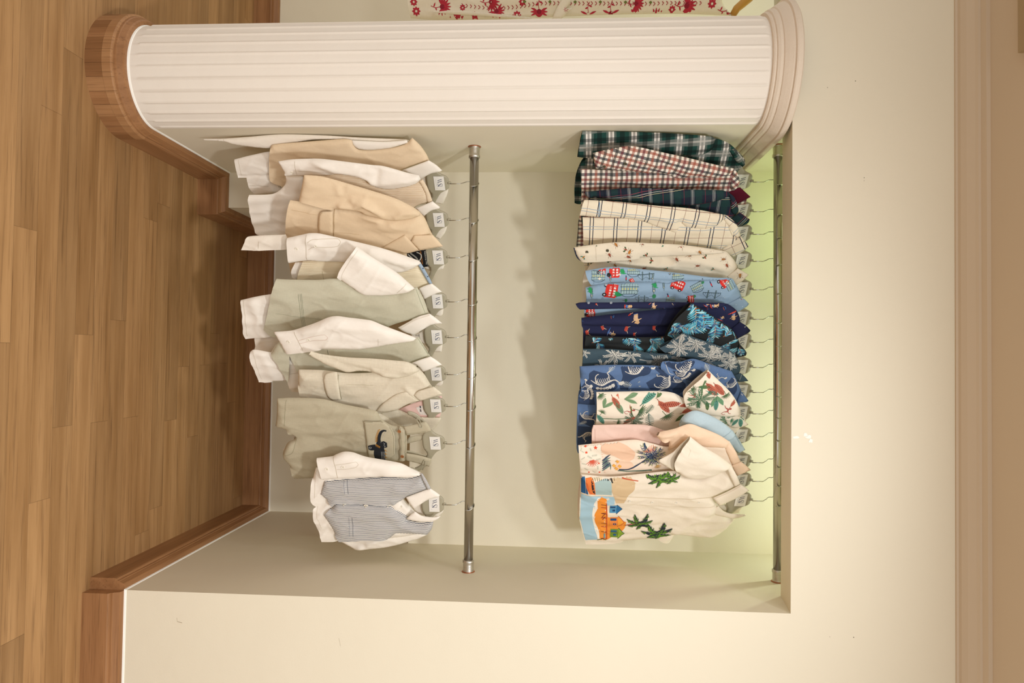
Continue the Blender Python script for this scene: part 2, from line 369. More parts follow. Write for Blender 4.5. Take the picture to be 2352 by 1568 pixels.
def wob(s, z, seed):
    a = seed*1.7; s2 = s+.012*np.sin(z*17+a)+.006*np.sin(z*41+a*3)
    v = np.sin(s2*74+a*2.1)*.55+np.sin(s2*131+z*6+a*5)*.3+np.sin(s2*47-z*9+a)*.45
    k = np.sin(z*33+s*60+a*7)*np.sin(s*90-z*24+a*3)
    r1 = (1-np.abs(np.sin(s2*38+z*19+1.6*np.sin(z*21+a)+a)))**4; r2 = (1-np.abs(np.sin(s2*29-z*27+1.4*np.sin(s*37+a*2)+a*1.3)))**4; r3 = (1-np.abs(np.sin(s2*64+z*7+1.2*np.sin(z*31+a*4)+a*2.2)))**5
    return v*.55+k*.3+r1*.75*(.5+.5*np.sin(z*23+a*3))+r2*.6*(.5+.5*np.sin(z*17+s*30+a))-r3*.5*(.5+.5*np.sin(z*13-a))
class Garment:
    def __init__(s, name, label, cat, u, v, phi, row, group=None):
        s.phi = math.radians(phi); s.e = (math.cos(s.phi), math.sin(s.phi)); s.n = (math.sin(s.phi), -math.cos(s.phi))
        c = atY(v, u, YR); s.O = (c.x, YR); s.z0 = c.z; s.row = row
        s.root = empty(name, (c.x, YR, c.z), s.phi, label, cat, group); s.label = label
    def sz(s, px, py, off):
        r = ray(px, py); ox, oy = s.O[0]+s.n[0]*off, s.O[1]+s.n[1]*off
        k = (ox*s.n[0]+oy*s.n[1])/(r[0]*s.n[0]+r[1]*s.n[1]); x, y, z = r[0]*k, r[1]*k, r[2]*k+HC
        return ((x-ox)*s.e[0]+(y-oy)*s.e[1], z-s.z0)
    def pts(s, cr, flat_, off):
        x0, y0, k = CR[cr]; return [s.sz(x0+flat_[i]/k, y0+flat_[i+1]/k, off) for i in range(0, len(flat_), 2)]
class Part:
    """one piece of cloth of a garment: a rounded, wrinkled shell filled from its outline"""
    def __init__(s, g, name, mat, cr, poly, off=0.0, T=.014, w=.035, wr=.0042, seed=1, hem=(), cre=(), ang=0, back=.6, corner=48, parent=None, step=.0063, label=None):
        s.g = g; s.name = name; s.cr = cr; s.off = off; s.T = T; s.w = w; s.wr = wr; s.seed = seed+len(name)*.37+g.O[0]*9; s.mats = [mat]; s.ang = math.radians(ang); s.back = back; s.parent = parent or g.root; s.lab = label
        s.P, own = smooth_poly(g.pts(cr, poly, off), step*.8, corner)
        keep = np.array([o not in hem for o in own]); A, B = s.P, np.roll(s.P, -1, 0); s.eA, s.eB = A[keep], B[keep]; s.hemmask = ~keep
        s.cre = [(np.array(g.pts(cr, c[0], off+T)), c[1], c[2]) for c in cre]
        s.V2, s.F2 = fill2d(s.P, step); s.extra = []; s.layer = 0; s.direct = 0; s.local = 0; s.inmot = False
    def H(s, Q):
        d = dist(s.eA, s.eB, Q) if len(s.eA) else np.full(len(Q), 1.0); t = np.clip(d/s.w, 0, 1); base = s.T*np.sqrt(np.clip(1-(1-t)**2, 0, 1))
        g = np.clip(d/.02, 0, 1); h = base + s.wr*wob(Q[:, 0], Q[:, 1], s.seed)*g
        for c, wd, am in s.cre: dd = dist(c[:-1], c[1:], Q); h = h + 1.6*am*np.exp(-(dd/wd)**2)*np.clip(d/.008, .0, 1)
        return h
    def to3(s, Q, h): return np.stack([Q[:, 0], -(s.off+h), Q[:, 1]], 1)
    # surface decoration -----------------------------------------
    def mat(s, m):
        m = flat(m) if isinstance(m, str) else m
        if m not in s.mats: s.mats.append(m)
        return s.mats.index(m)
    def _add(s, V2, Fs, m, lift=None, clip=True):
        s.layer += 1
        if s.inmot: s.local += 1
        else: s.direct += 1
        if clip and len(V2):
            ok = inside(s.P, V2); Fs = [f for f in Fs if all(ok[i] for i in f)]
        if Fs: s.extra.append((V2, Fs, s.mat(m), (.0008+.00003*min(s.direct+s.local, 70)+.0000012*s.layer)))
    def stroke_sz(s, pts, wd, m, closed=False):
        P, _ = smooth_poly(pts, .005, 60, closed)
        if closed: P = np.vstack([P, P[:1]])
        if len(P) < 2: return
        d = np.gradient(P, axis=0); L = np.hypot(d[:, 0], d[:, 1])+1e-9; n = np.stack([-d[:, 1]/L, d[:, 0]/L], 1)
        if isinstance(wd, (tuple, list)): W_ = np.interp(np.linspace(0, 1, len(P)), np.linspace(0, 1, len(wd)), wd)
        else: W_ = np.full(len(P), wd)
        V2 = np.vstack([P+n*W_[:, None]/2, P-n*W_[:, None]/2]); k = len(P); s._add(V2, [[i, i+1, k+i+1, k+i] for i in range(k-1)], m)
    def blob_sz(s, pts, m, step=.0045, corner=50, smooth=True):
        P = smooth_poly(pts, min(step, .006), corner)[0] if smooth else np.array(pts, float)
        big = np.ptp(P, 0).max() > .018
        try: V2, F2 = fill2d(P, step, big)
        except Exception: return
        s._add(V2, F2, m)
    def ln(s, poly, wd, m, cr=None): s.stroke_sz(s.g.pts(cr or s.cr, poly, s.off+s.T), wd, m)
    def bl(s, poly, m, cr=None, corner=50): s.blob_sz(s.g.pts(cr or s.cr, poly, s.off+s.T), m, corner=corner)
    def mot(s, fn, x, y, size, rot=0, cr=None, **k):
        x0, y0, kk = CR[cr or s.cr]; c = s.g.sz(x0+x/kk, y0+y/kk, s.off+s.T); sc = size/kk/F_*2.3
        r = math.radians(rot); ca, sa = math.cos(r), math.sin(r)
        def T(p): return [(c[0]+sc*(a*ca-b*sa), c[1]+sc*(a*sa+b*ca)) for a, b in p]
        s.inmot = True; s.local = 0
        fn(lambda p, w_, m: s.stroke_sz(T(p), [q*sc for q in w_] if isinstance(w_, (tuple, list)) else w_*sc, m), lambda p, m: s.blob_sz(T(p), m), **k)
        s.inmot = False; s.local = 0
    def build(s):
        n = len(s.V2); h = s.H(s.V2); V = [s.to3(s.V2, h+.0006)]
        hb = -(h*s.back*.8+.0006+ (0 if s.back else 0)); V.append(s.to3(s.V2, hb)); Fs = [f for f in s.F2]+[[i+n for i in f[::-1]] for f in s.F2]
        from collections import Counter
        ec = Counter(); dr = {}
        for f in s.F2:
            for i in range(len(f)):
                a, b = f[i], f[(i+1) % len(f)]; ec[(min(a, b), max(a, b))] += 1; dr[(min(a, b), max(a, b))] = (a, b)
        be = [dr[k] for k, c in ec.items() if c == 1]
        hemseg = None
        if s.hemmask.any():
            A, B = s.P[s.hemmask], np.roll(s.P, -1, 0)[s.hemmask]; mid = np.array([(s.V2[a]+s.V2[b])/2 for a, b in be]); hemseg = dist(A, B, mid) < 1e-4
        for i, (a, b) in enumerate(be):
            if hemseg is not None and hemseg[i]: continue
            Fs.append([b, a, a+n, b+n])
        mi = [0]*len(Fs); uvs = [s.V2, s.V2]; tot = 2*n
        for V2, F2, m, lift in s.extra:
            V.append(s.to3(V2, s.H(V2)+lift+.0006)); Fs += [[i+tot for i in f] for f in F2]; mi += [m]*len(F2); uvs.append(V2); tot += len(V2)
        V = np.vstack(V); uv = np.vstack(uvs); c, sn = math.cos(s.ang), math.sin(s.ang); uv = np.stack([uv[:, 0]*c+uv[:, 1]*sn, -uv[:, 0]*sn+uv[:, 1]*c], 1)
        s.o = mesh_obj(s.name, V, Fs, s.mats, s.parent, True, None, mi, uv)
        if s.lab: s.o['label'] = s.lab
        return s.o
def button(part, x, y, mat, r=.0052, cr=None, name='button', shank=None):
    """round button with rim and four holes standing on a built part"""
    g = part.g; x0, y0, k = CR[cr or part.cr]; c = g.sz(x0+x/k, y0+y/k, part.off+part.T); h = float(part.H(np.array([c]))[0])+part.off+.0006
    V, Fc = [], []; n = 20; rings = [(0.0, .0012), (.55*r, .0012), (.72*r, .0016), (.9*r, .0020), (r, .0014), (r, 0)]
    for rad, hh in rings[1:]:
        for i in range(n): t = 2*math.pi*i/n; V.append((c[0]+rad*math.cos(t), -(h+hh), c[1]+rad*math.sin(t)))
    Fc.append(list(range(n))); 
    for j in range(len(rings)-2):
        for i in range(n): Fc.append([j*n+i, j*n+(i+1) % n, (j+1)*n+(i+1) % n, (j+1)*n+i])
    mi = [0]*len(Fc)
    for a in (45, 135, 225, 315):
        b = len(V); q = (c[0]+.3*r*math.cos(math.radians(a)), c[1]+.3*r*math.sin(math.radians(a)))
        for i in range(6): t = 2*math.pi*i/6; V.append((q[0]+.11*r*math.cos(t), -(h+.00135), q[1]+.11*r*math.sin(t)))
        Fc.append([b+i for i in range(6)]); mi.append(1)
    return mesh_obj(name, V, Fc, [mat, flat('#4a4032', .8)], part.o, False, None, mi)
# ------------------------------------------------------------------ hangers
def make_hanger():
    root = empty('clothes_hanger', (0, 0, 0))
    prof = [(0, 0), (.020, -.0015), (.030, -.010), (.036, -.022), (.046, -.036), (.070, -.052), (.100, -.068), (.128, -.090), (.140, -.112), (.138, -.124)]
    low = [(.126, -.122), (.118, -.108), (.100, -.090), (.074, -.076), (.052, -.070), (.034, -.078), (.016, -.082), (0, -.082)]
    half = prof+low; P = half+[(-a, b) for a, b in half[::-1][1:-1]]
    P, _ = smooth_poly(P, .004, 60); V2, F2 = fill2d(P, .007); d = dist(P, np.roll(P, -1, 0), V2); n = len(V2)
    t = np.clip(d/.004, 0, 1); h = .0015+.0025*np.sqrt(1-(1-t)**2) - .0014*np.clip((d-.0045)/.003, 0, 1)
    V = np.vstack([np.stack([V2[:, 0], -h, V2[:, 1]], 1), np.stack([V2[:, 0], h, V2[:, 1]], 1)]); Fs = [f for f in F2]+[[i+n for i in f[::-1]] for f in F2]
    ec = {}
    for f in F2:
        for i in range(len(f)): a, b = f[i], f[(i+1) % len(f)]; ec.setdefault((min(a, b), max(a, b)), []).append((a, b))
    for k, v in ec.items():
        if len(v) == 1: a, b = v[0]; Fs.append([b, a, a+n, b+n])
    V = [tuple(v) for v in V]; tube(V, Fs, [(0, 0, -.004), (0, 0, .007)], [.0052, .0045], 14)
    mesh_obj('hanger_body', V, Fs, MHANG, root)
    # hook: rises, leans back, curls over the rod
    V, Fc = [], []; R = .0225; zc = HZ-.0045
    pts = [(0, 0, .004), (0, 0, .040), (.004, 0, .046), (.010, 0, .055), (.017, 0, .062), (.0195, 0, .068)]
    for k in range(0, 22): a = math.radians(-32+k*11.2); pts.append((R*math.cos(a), 0, zc+R*math.sin(a)))
    tube(V, Fc, pts, .0015, 8); mesh_obj('hook', V, Fc, MHOOK, root)
    # paper tag with its lettering
    V, Fc, mi = [], [], []; y0 = -.0042
    tw, th = .0300, .0190; zc_ = -.035
    V += [(-tw, y0, zc_-th), (tw, y0, zc_-th), (tw, y0, zc_+th), (-tw, y0, zc_+th)]; V += [(a, y0-.0006, c) for a, b, c in V[:4]]
    Fc += [[4, 5, 6, 7], [0, 1, 5, 4], [1, 2, 6, 5], [2, 3, 7, 6], [3, 0, 4, 7]]; mi += [0]*5
    def st(pts, wd, m, k=1):
        P = np.array(smooth_poly(pts, .0015, 60, False)[0]); d = np.gradient(P, axis=0); L = np.hypot(d[:, 0], d[:, 1])+1e-9; nn = np.stack([-d[:, 1]/L, d[:, 0]/L], 1)
        W_ = np.interp(np.linspace(0, 1, len(P)), np.linspace(0, 1, len(wd)), wd); b = len(V); yy = y0-.0008-.00002*k
        for p, q, w_ in zip(P, nn, W_): V.append((p[0]+q[0]*w_/2, yy, zc_+p[1]+q[1]*w_/2)); V.append((p[0]-q[0]*w_/2, yy, zc_+p[1]-q[1]*w_/2))
        for i in range(len(P)-1): Fc.append([b+2*i, b+2*i+1, b+2*i+3, b+2*i+2]); mi.append(m)
    st([(-.0180, .0105), (-.0120, -.0055)], (.0022, .0020), 1, 1); st([(-.0120, -.0055), (-.0095, .0020)], (.0006, .0006), 1, 2)
    st([(-.0105, .0105), (-.0040, -.0065)], (.0022, .0020), 1, 3); st([(-.0040, -.0065), (-.0028, -.0028)], (.0006, .0006), 1, 4)
    st([(.0105, .0075), (.0085, .0098), (.0045, .0105), (.0008, .0080), (.0020, .0045), (.0060, .0015), (.0085, -.0025), (.0060, -.0065), (.0018, -.0062), (-.0006, -.0035)], (.0008, .0012, .0018, .0012, .0008), 1, 5)
    st([(.0010, .0060), (.0125, -.0072)], (.0022, .0022), 1, 6); st([(.0125, -.0072), (.0125, .0105)], (.0014, .0009), 1, 7)
    x = -.0165
    for k, wd in enumerate((.0022, .0020, .0024, .0012, .0022, .0020, .0016, .0024, .0018, .0022)): st([(x, -.0112), (x+wd, -.0112)], (.0008, .0008), 2, 8); x += wd+.0010
    st([(.0185, -.0095), (.0215, -.0095)], (.0009, .0009), 2, 8)
    mesh_obj('paper_tag', V, Fc, [MTAG, MINK, MINK2], root, False, None, mi)
    return root
HZ = .0925
HOOKDIR = math.radians(128)
hanger0 = None
def hang(g, label, what):
    global hanger0
    first = hanger0 is None
    if first: hanger0 = make_hanger(); r = hanger0; ch = list(r.children)
    else:
        r = hanger0.copy(); COL.objects.link(r); ch = []
        for c in hanger0.children: d = c.copy(); COL.objects.link(d); d.parent = r; ch.append(d)
    z = rodz(g.row, g.O[0])-HZ
    r.location = (g.O[0], YR, z); r.rotation_euler = (0, 0, g.phi); tag(r, label, 'hanger', 'grey hangers on the %s rod' % ('upper' if g.row else 'lower'))
    for c in ch:
        if c.name.startswith('hook'): c.rotation_euler = (0, 0, HOOKDIR-g.phi)
        else: c.location = (0, .007, 0)
    return r
# ------------------------------------------------------------------ print motifs (unit size, y up)
def rot2(p, a): c, s = math.cos(a), math.sin(a); return [(x*c-y*s, x*s+y*c) for x, y in p]
def shift(p, x, y): return [(a+x, b+y) for a, b in p]
def frond(S, B, x, y, a, L, m, m2=None, bend=.3, n=7, lw=.017):
    P = [(0, 0), (L*.35, bend*L*.22), (L*.7, bend*L*.12), (L, -bend*L*.3)]; Q = rot2(P, a); Q = shift(Q, x, y); S(Q, (lw, lw*.4), m)
    for i in range(1, n):
        t = i/n; px = L*t; py = bend*L*(.22*math.sin(min(t*1.9, 1.57)*1.0))*(1 if t < .6 else (1-(t-.6)*2.6)); l = L*.30*(1-.55*abs(t-.4))
        for sgn in (1, -1):
            q = [(px, py), (px+l*.55, py+sgn*l*.42), (px+l*.95, py+sgn*l*.5-l*.12)]; S(shift(rot2(q, a), x, y), (lw*1.0, lw*1.6, lw*.25), m2 if (m2 and i % 3 == 0) else m)
def palm_head(S, B, m='#c9c6b8', m2=None, n=6, seed=0, **k):
    r = random.Random(seed)
    for i in range(n): a = math.pi*(-.35+1.7*i/(n-1))+r.uniform(-.1, .1); frond(S, B, 0, 0, a, r.uniform(.42, .56), m, m2, .45 if math.cos(a) > 0 else -.45)
def palm(S, B, m='#c9c6b8', tr=None, m2=None, seed=0, lean=.2, n=8, **k):
    S([(lean, -.75), (lean*.7, -.4), (lean*.2, -.15), (0, 0)], (.07, .045, .035), tr or m); palm_head(S, B, m, m2, n, seed)
def fatpalm(S, B, m='#5f8c2e', dk='#2a2f3a', tr='#c96f58', seed=0, trunk=True, **k):
    r = random.Random(seed)
    if trunk: S([(-.05, -.8), (0, -.4), (0, 0)], (.08, .05), tr)
    for i in range(7):
        a = math.pi*(-.25+1.5*i/6); L = r.uniform(.45, .6); sg = 1 if math.cos(a) > 0 else -1
        P = [(0, 0), (L*.4, .12*L*sg), (L, -.25*L*sg)]; S(rot2(P, a), (.05, .17, .02), dk); S(rot2([(x, y+.02*sg) for x, y in P], a), (.03, .11, .01), m)
        for j in range(4): t = .25+.17*j; q = [(L*t, .1*L*sg), (L*t+.09, -.10*sg)]; S(rot2(q, a), (.028, .01), m); S(rot2([(x+.03, y) for x, y in q], a), (.02, .008), dk)
def banana(S, B, m='#4f9a83', dk='#2f5c4a', n=8, seed=0, **k):
    P = [(0, -.5), (.12, -.3), (.17, 0), (.12, .3), (0, .52), (-.13, .28), (-.18, 0), (-.12, -.3)]; B(P, m)
    S([(0, -.62), (0, .5)], (.03, .012), dk)
    for i in range(n): y = -.36+.8*i/n; w_ = .15*math.sin(math.pi*(y+.5))**.6; S([(.015, y), (w_, y+.07)], (.045, .02), dk); S([(-.015, y), (-w_, y+.07)], (.045, .02), dk)
def leafpair(S, B, m='#7d9b74', dk='#53704f', **k):
    for sg in (1, -1): P = [(0, -.3), (.12*sg, -.18), (.3*sg, .1), (.3*sg, .4), (.14*sg, .25), (.02*sg, 0)]; B(P if sg > 0 else P[::-1], m); S([(0, -.3), (.15*sg, .05), (.28*sg, .36)], (.02, .01), dk)
def fan(S, B, m='#4c6b45', n=11, **k):
    for i in range(n): a = math.pi*(.05+.9*i/(n-1)); S([(0, 0), (.28*math.cos(a), .28*math.sin(a)), (.5*math.cos(a), .5*math.sin(a)-.05)], (.015, .05, .008), m)
    S([(0, -.4), (0, 0)], .03, m)
def paradise(S, B, m='#5fb0c4', dk='#2d6f9c', hi='#a8dbe0', ac='#c97b52', seed=0, **k):
    r = random.Random(seed); S([(-.1, -.5), (0, -.1), (.15, .5)], (.04, .05, .02), ac)
    for i in range(9):
        y = -.4+.09*i
        for sg in (1, -1):
            l = .42*math.sin(math.pi*(i+1.5)/11); P = [(0, y), (sg*l*.55, y+.12), (sg*l, y+.2)]; c = r.choice((m, dk, hi, m)); S(P, (.03, .075, .012), c)
            if i % 2 == 0: S([(0, y+.02), (sg*l*.6, y+.16)], (.010, .008), ac)
def beetle(S, B, m='#b8743a', dk='#6b3a24', g='#6f9a7c', **k):
    B([(0, -.3), (.15, -.15), (.16, .1), (.08, .26), (-.08, .26), (-.16, .1), (-.15, -.15)], m); B([(-.08, .24), (.08, .24), (.06, .38), (-.06, .38)], dk); S([(0, -.28), (0, .25)], .025, dk); S([(-.09, -.1), (-.09, .14)], .04, g); S([(.09, -.1), (.09, .14)], .04, g)
    for y, a in ((.18, .2), (0, 0), (-.16, -.22)):
        for sg in (1, -1): S([(sg*.12, y), (sg*.28, y+a*.6), (sg*.38, y+a*1.6)], (.03, .02), dk)
    for sg in (1, -1): S([(sg*.03, .36), (sg*.12, .52)], .02, dk)
def cicada(S, B, m='#a34a34', g='#4e8a74', **k):
    B([(0, -.35), (.07, -.1), (.08, .2), (0, .34), (-.08, .2), (-.07, -.1)], m)
    for sg in (1, -1): P = [(sg*.05, .12), (sg*.38, -.05), (sg*.34, -.3), (sg*.08, -.05)]; B(P if sg > 0 else P[::-1], g); S([(sg*.05, .1), (sg*.33, -.2)], .015, '#3a3a30')
def bus(S, B, **k):
    B([(-.5, -.3), (.5, -.3), (.5, .34), (.42, .4), (-.5, .4)], '#d8352c')
    for y in (-.02, .22):
        for i in range(5): x = -.42+.17*i; B([(x, y-.06), (x+.11, y-.06), (x+.11, y+.07), (x, y+.07)], '#e8dcd6')
    S([(-.5, .09), (.5, .09)], .02, '#8c1d1a'); S([(.3, -.28), (.3, .0)], .02, '#8c1d1a')
    for x in (-.3, .3):
        for rr_, c in ((.13, '#26262a'), (.06, '#c9c9cc')): B([(x+rr_*math.cos(t), -.32+rr_*math.sin(t)) for t in [i*math.pi/5 for i in range(10)]], c)
def building(S, B, m='#8aa0a4', **k):
    B([(-.45, -.35), (.45, -.35), (.45, .25), (-.45, .25)], '#9db7bb'); 
    for i in range(7): x = -.42+.14*i; S([(x, -.35), (x, .25)], .02, '#3e5459')
    for y in (-.35, -.15, .05, .25): S([(-.47, y), (.47, y)], .028, '#3e5459')
    S([(-.4, .27), (-.2, .42), (.2, .42), (.4, .27)], .03, '#3e5459'); 
    for i in range(6): S([(-.35+.14*i, -.08), (-.35+.14*i, 0)], .05, '#d9c84a')
def tower(S, B, **k):
    S([(0, -.5), (0, .5)], (.2, .16, .03), '#7f9599'); S([(-.1, -.5), (-.08, .2)], .02, '#35494e'); S([(.1, -.5), (.08, .2)], .02, '#35494e')
    for y in (-.4, -.25, -.1, .05, .2): S([(-.1, y), (.1, y)], .02, '#35494e')
    B([(.055*math.cos(t), .12+.055*math.sin(t)) for t in [i*math.pi/4 for i in range(8)]], '#e8e4c8')
def bridge(S, B, **k):
    for x in (-.25, .25): S([(x, -.3), (x, .4)], .08, '#5d7277')
    S([(-.6, -.1), (.6, -.1)], .04, '#35494e'); S([(-.6, .0), (-.25, .38)], .015, '#35494e'); S([(.6, .0), (.25, .38)], .015, '#35494e'); S([(-.25, .3), (0, .1), (.25, .3)], .015, '#35494e')
    for i in range(9): S([(-.56+.14*i, -.1), (-.56+.14*i, .02)], .015, '#35494e')
def tree(S, B, **k):
    S([(0, -.4), (0, .05)], (.06, .04), '#5b4a3a'); B([(-.25, 0), (-.3, .2), (-.12, .38), (.1, .4), (.3, .22), (.26, .02), (0, -.06)], '#3f8a5c'); S([(-.15, .1), (0, .25), (.15, .12)], .025, '#1f4f38'); S([(-.1, 0), (.05, .1)], .025, '#1f4f38')
def guard(S, B, **k): S([(0, -.1), (0, .25)], .16, '#c5303a'); S([(0, -.4), (0, -.1)], .12, '#2c3550'); S([(0, .26), (0, .45)], .12, '#22262e')
def dino_green(S, B, **k):
    B([(-.4, -.1), (-.2, .15), (.1, .2), (.3, .1), (.5, .35), (.42, .05), (.25, -.2), (-.1, -.25)], '#2f9a5a'); 
    for x in (-.15, .15): S([(x, -.2), (x, -.4)], .07, '#2f9a5a')
    for i in range(5): S([(-.25+.12*i, .14), (-.22+.12*i, .26)], (.05, .01), '#1e6a3c')
def dotz(S, B, m='#e4eef0', **k):
    r = random.Random(5)
    for i in range(7): x, y = r.uniform(-.5, .5), r.uniform(-.5, .5); S([(x, y), (x+.04, y)], .04, m)
def surfer(S, B, c='#c43a2c', seed=0, **k):
    S([(-.5, -.34), (0, -.38), (.5, -.3)], (.03, .14, .03), c); S([(-.35, -.36), (.35, -.34)], .02, '#f0b090')
    B([(-.16, -.26), (-.1, 0), (-.16, .15), (-.02, .24), (.16, .12), (.2, -.02), (.12, -.26)], '#d9b48a'); B([(-.14, -.28), (-.12, -.06), (.16, -.06), (.12, -.28)], '#3f6fb0')
    B([(-.12, .16), (-.16, .34), (-.02, .44), (.12, .36), (.22, .3), (.12, .2)], '#cfa67a'); S([(-.12, .12), (-.34, .06)], (.07, .04), '#d9b48a'); S([(.14, .1), (.36, .2)], (.07, .04), '#d9b48a')
def wave(S, B, **k): S([(-.3, -.1), (-.1, .15), (.15, .1), (.1, -.05)], (.02, .07, .02), '#3f7fc0'); S([(-.25, -.2), (.25, -.15)], (.02, .05, .02), '#e06a3a')
def crab(S, B, **k): B([(-.2, -.1), (-.25, .1), (0, .2), (.25, .1), (.2, -.1)], '#b8483a'); S([(.1, .1), (.35, .3)], (.06, .03), '#e0c9a0'); S([(-.1, .1), (-.3, .3)], (.06, .03), '#e0c9a0')
def bones(S, B, m='#d8d3c8', seed=0, **k):
    S([(-.75, .3), (-.55, .05), (-.25, .08), (.1, .2), (.4, .05), (.62, -.22)], (.05, .09, .09, .03), m)
    for i in range(8): x = -.35+.1*i; y = .12+.05*math.sin(i*.6); S([(x, y), (x+.06, y-.2), (x-.02, y-.36)], (.035, .04, .02), m)
    B([(-.95, .22), (-.98, .38), (-.8, .46), (-.66, .36), (-.7, .24)], m); S([(-.2, -.1), (-.32, -.32), (-.26, -.5), (-.4, -.56)], (.05, .04), m); S([(.35, 0), (.38, -.28), (.28, -.48), (.16, -.52)], (.05, .04), m)
def plates(S, B, m='#d8d3c8', **k):
    bones(S, B, m)
    for i in range(6): x = -.4+.16*i; y = .25+.1*math.sin(i*.6); B([(x-.07, y), (x-.08, y+.16), (x+.02, y+.24), (x+.09, y+.12), (x+.06, y)], m)
def fernbone(S, B, m='#c9cdc6', **k):
    S([(0, -.5), (.03, 0), (0, .5)], (.04, .02), m)
    for i in range(8):
        y = -.4+.11*i; l = .24*math.sin(math.pi*(i+1)/9.5)+.03
        for sg in (1, -1): S([(0, y), (sg*l, y+.09)], (.045, .02), m)
def track(S, B, m='#c9cdc6', **k):
    for a in (-.5, 0, .5): S([(0, -.2), (math.sin(a)*.3, .25*math.cos(a))], (.1, .03), m)
def monkey(S, B, m='#b05a50', **k):
    S([(-.15, -.2), (-.1, .05), (.12, .1), (.22, -.15)], (.07, .14, .12, .05), m); S([(.1, .1), (.25, .3), (.2, .42)], (.05, .04), m); B([(-.28, .08), (-.3, .22), (-.18, .3), (-.08, .2), (-.12, .06)], m); S([(.2, -.15), (.45, -.3), (.5, -.05), (.38, .02)], .035, m); S([(-.15, -.2), (-.35, -.4)], (.05, .03), m)
def toucan(S, B, **k): B([(-.1, -.3), (-.18, 0), (0, .3), (.12, .1), (.1, -.2)], '#d4785c'); S([(0, .28), (.1, .45), (.05, .5)], (.08, .02), '#c8623f')
def daisy(S, B, m='#b5303f', n=11, stem=True, **k):
    for i in range(n): a = math.pi*(-.12+1.24*i/(n-1)); S([(.08*math.cos(a), .08*math.sin(a)), (.46*math.cos(a), .46*math.sin(a))], (.02, .12, .03), m)
    B([(.13*math.cos(t), .13*math.sin(t)) for t in [i*math.pi/5 for i in range(10)]], '#8c2331')
    if stem: S([(0, -.1), (.04, -.35), (-.05, -.6)], .03, m); S([(.03, -.35), (.2, -.28)], (.03, .09, .01), m); S([(0, -.45), (-.2, -.36)], (.03, .09, .01), m)
def rosette(S, B, m='#b5303f', **k):
    for i in range(8): a = i*math.pi/4; S([(.08*math.cos(a), .08*math.sin(a)), (.3*math.cos(a), .3*math.sin(a))], (.05, .17, .03), m)
    B([(.07*math.cos(t), .07*math.sin(t)) for t in [i*math.pi/4 for i in range(8)]], '#e8dfc8')
def shell(S, B, m='#e0644a', **k):
    for i in range(9): a = math.pi*(.12+.76*i/8); S([(0, -.3), (.6*math.cos(a), -.3+.7*math.sin(a))], (.02, .075, .03), m)
    S([(-.2, -.3), (.2, -.3)], .06, m)
def sprig(S, B, m='#8a9a86', **k):
    S([(-.3, -.2), (0, 0), (.3, .25)], .025, m)
    for i in range(4): x = -.2+.13*i; S([(x, x*.75), (x-.06, x*.75+.16)], (.02, .07, .02), m); S([(x, x*.75), (x+.12, x*.75-.1)], (.02, .07, .02), m)
def star(S, B, m='#e5532f', **k):
    P = []
    for i in range(10): r_ = .45 if i % 2 == 0 else .2; a = i*math.pi/5+math.pi/2; P.append((r_*math.cos(a), r_*math.sin(a)))
    B(P, m)
def hut(S, B, wall='#e8894a', roof='#e39a3c', dk='#a84a2a', win='#2a4a72', **k):
    B([(-.4, -.4), (.4, -.4), (.4, .15), (-.4, .15)], wall); B([(-.5, .12), (0, .55), (.5, .12)], roof)
    for i in range(5): S([(-.38, -.3+.1*i), (.38, -.3+.1*i)], .014, dk)
    S([(-.5, .12), (0, .55), (.5, .12)], .04, dk); B([(-.3, -.38), (-.12, -.38), (-.12, .02), (-.3, .02)], win); B([(.08, -.18), (.26, -.18), (.26, .02), (.08, .02)], win)
# ------------------------------------------------------------------ fabrics
WHITE = cloth('white_cotton', '#f4ecdf', slub=.02); WHITE2 = cloth('warm_white_cotton', '#f0e6d6', slub=.02)
CAMEL = cloth('camel_linen', '#e6cfae', slub=.05); CAMELB = cloth('camel_blazer_linen', '#e5cdab', slub=.05)
CSTR = cloth('camel_stripe', '#efe3cc', [(0, .0036, 0, .0015, '#c49a68', .85)], .03); PSTR = cloth('cream_pinstripe', '#ecdfc2', [(0, .0062, 0, .0012, '#d2ba8f', .8)], .03)
SAGE = cloth('sage_linen', '#c8c3ab', slub=.09); OAT = cloth('oatmeal_linen', '#ddd2bb', [(0, .011, .2, .0012, '#c4b998', .2), (1, .013, 0, .0012, '#e8e0c8', .25)], .10)
DUNG = cloth('olive_linen', '#bab096', slub=.10); BSTR = cloth('blue_stripe', '#e9e4da', [(0, .0038, 0, .0018, '#475064', .9)], .03)
BTN = flat('#eee6d4', .35, 0, 'pearl_button'); BTNB = flat('#a0683c', .4, 0, 'wood_button'); BTNG = flat('#4d4a35', .4, 0, 'horn_button')
STITCH = '#cdbfa6'
GPL = cloth('green_plaid', '#23463f', [(1, .076, .1, .034, '#5c6a64', .8), (1, .076, .1, .020, '#aaa59d', .85), (1, .076, .18, .005, '#ece6dc', .9), (1, .076, .02, .005, '#ece6dc', .9), (0, .062, .5, .026, '#8b8f88', .62), (0, .062, .5, .006, '#c8c4ba', .6), (0, .062, .95, .012, '#161d1c', .6), (1, .076, .62, .016, '#161d1c', .6)], .05)
def ging(nm, k=1): return cloth(nm, '#f0e6d6', [(0, .0350, 0, .0088, '#242c3c', .80), (0, .0350, .5, .0088, '#9c4a34', .74), (1, .0350, 0, .0088, '#2c2f2c', .74), (1, .0700, .5, .0088, '#9c4a32', .68), (1, .0700, 0, .0088, '#6a2430', .74)], .03)
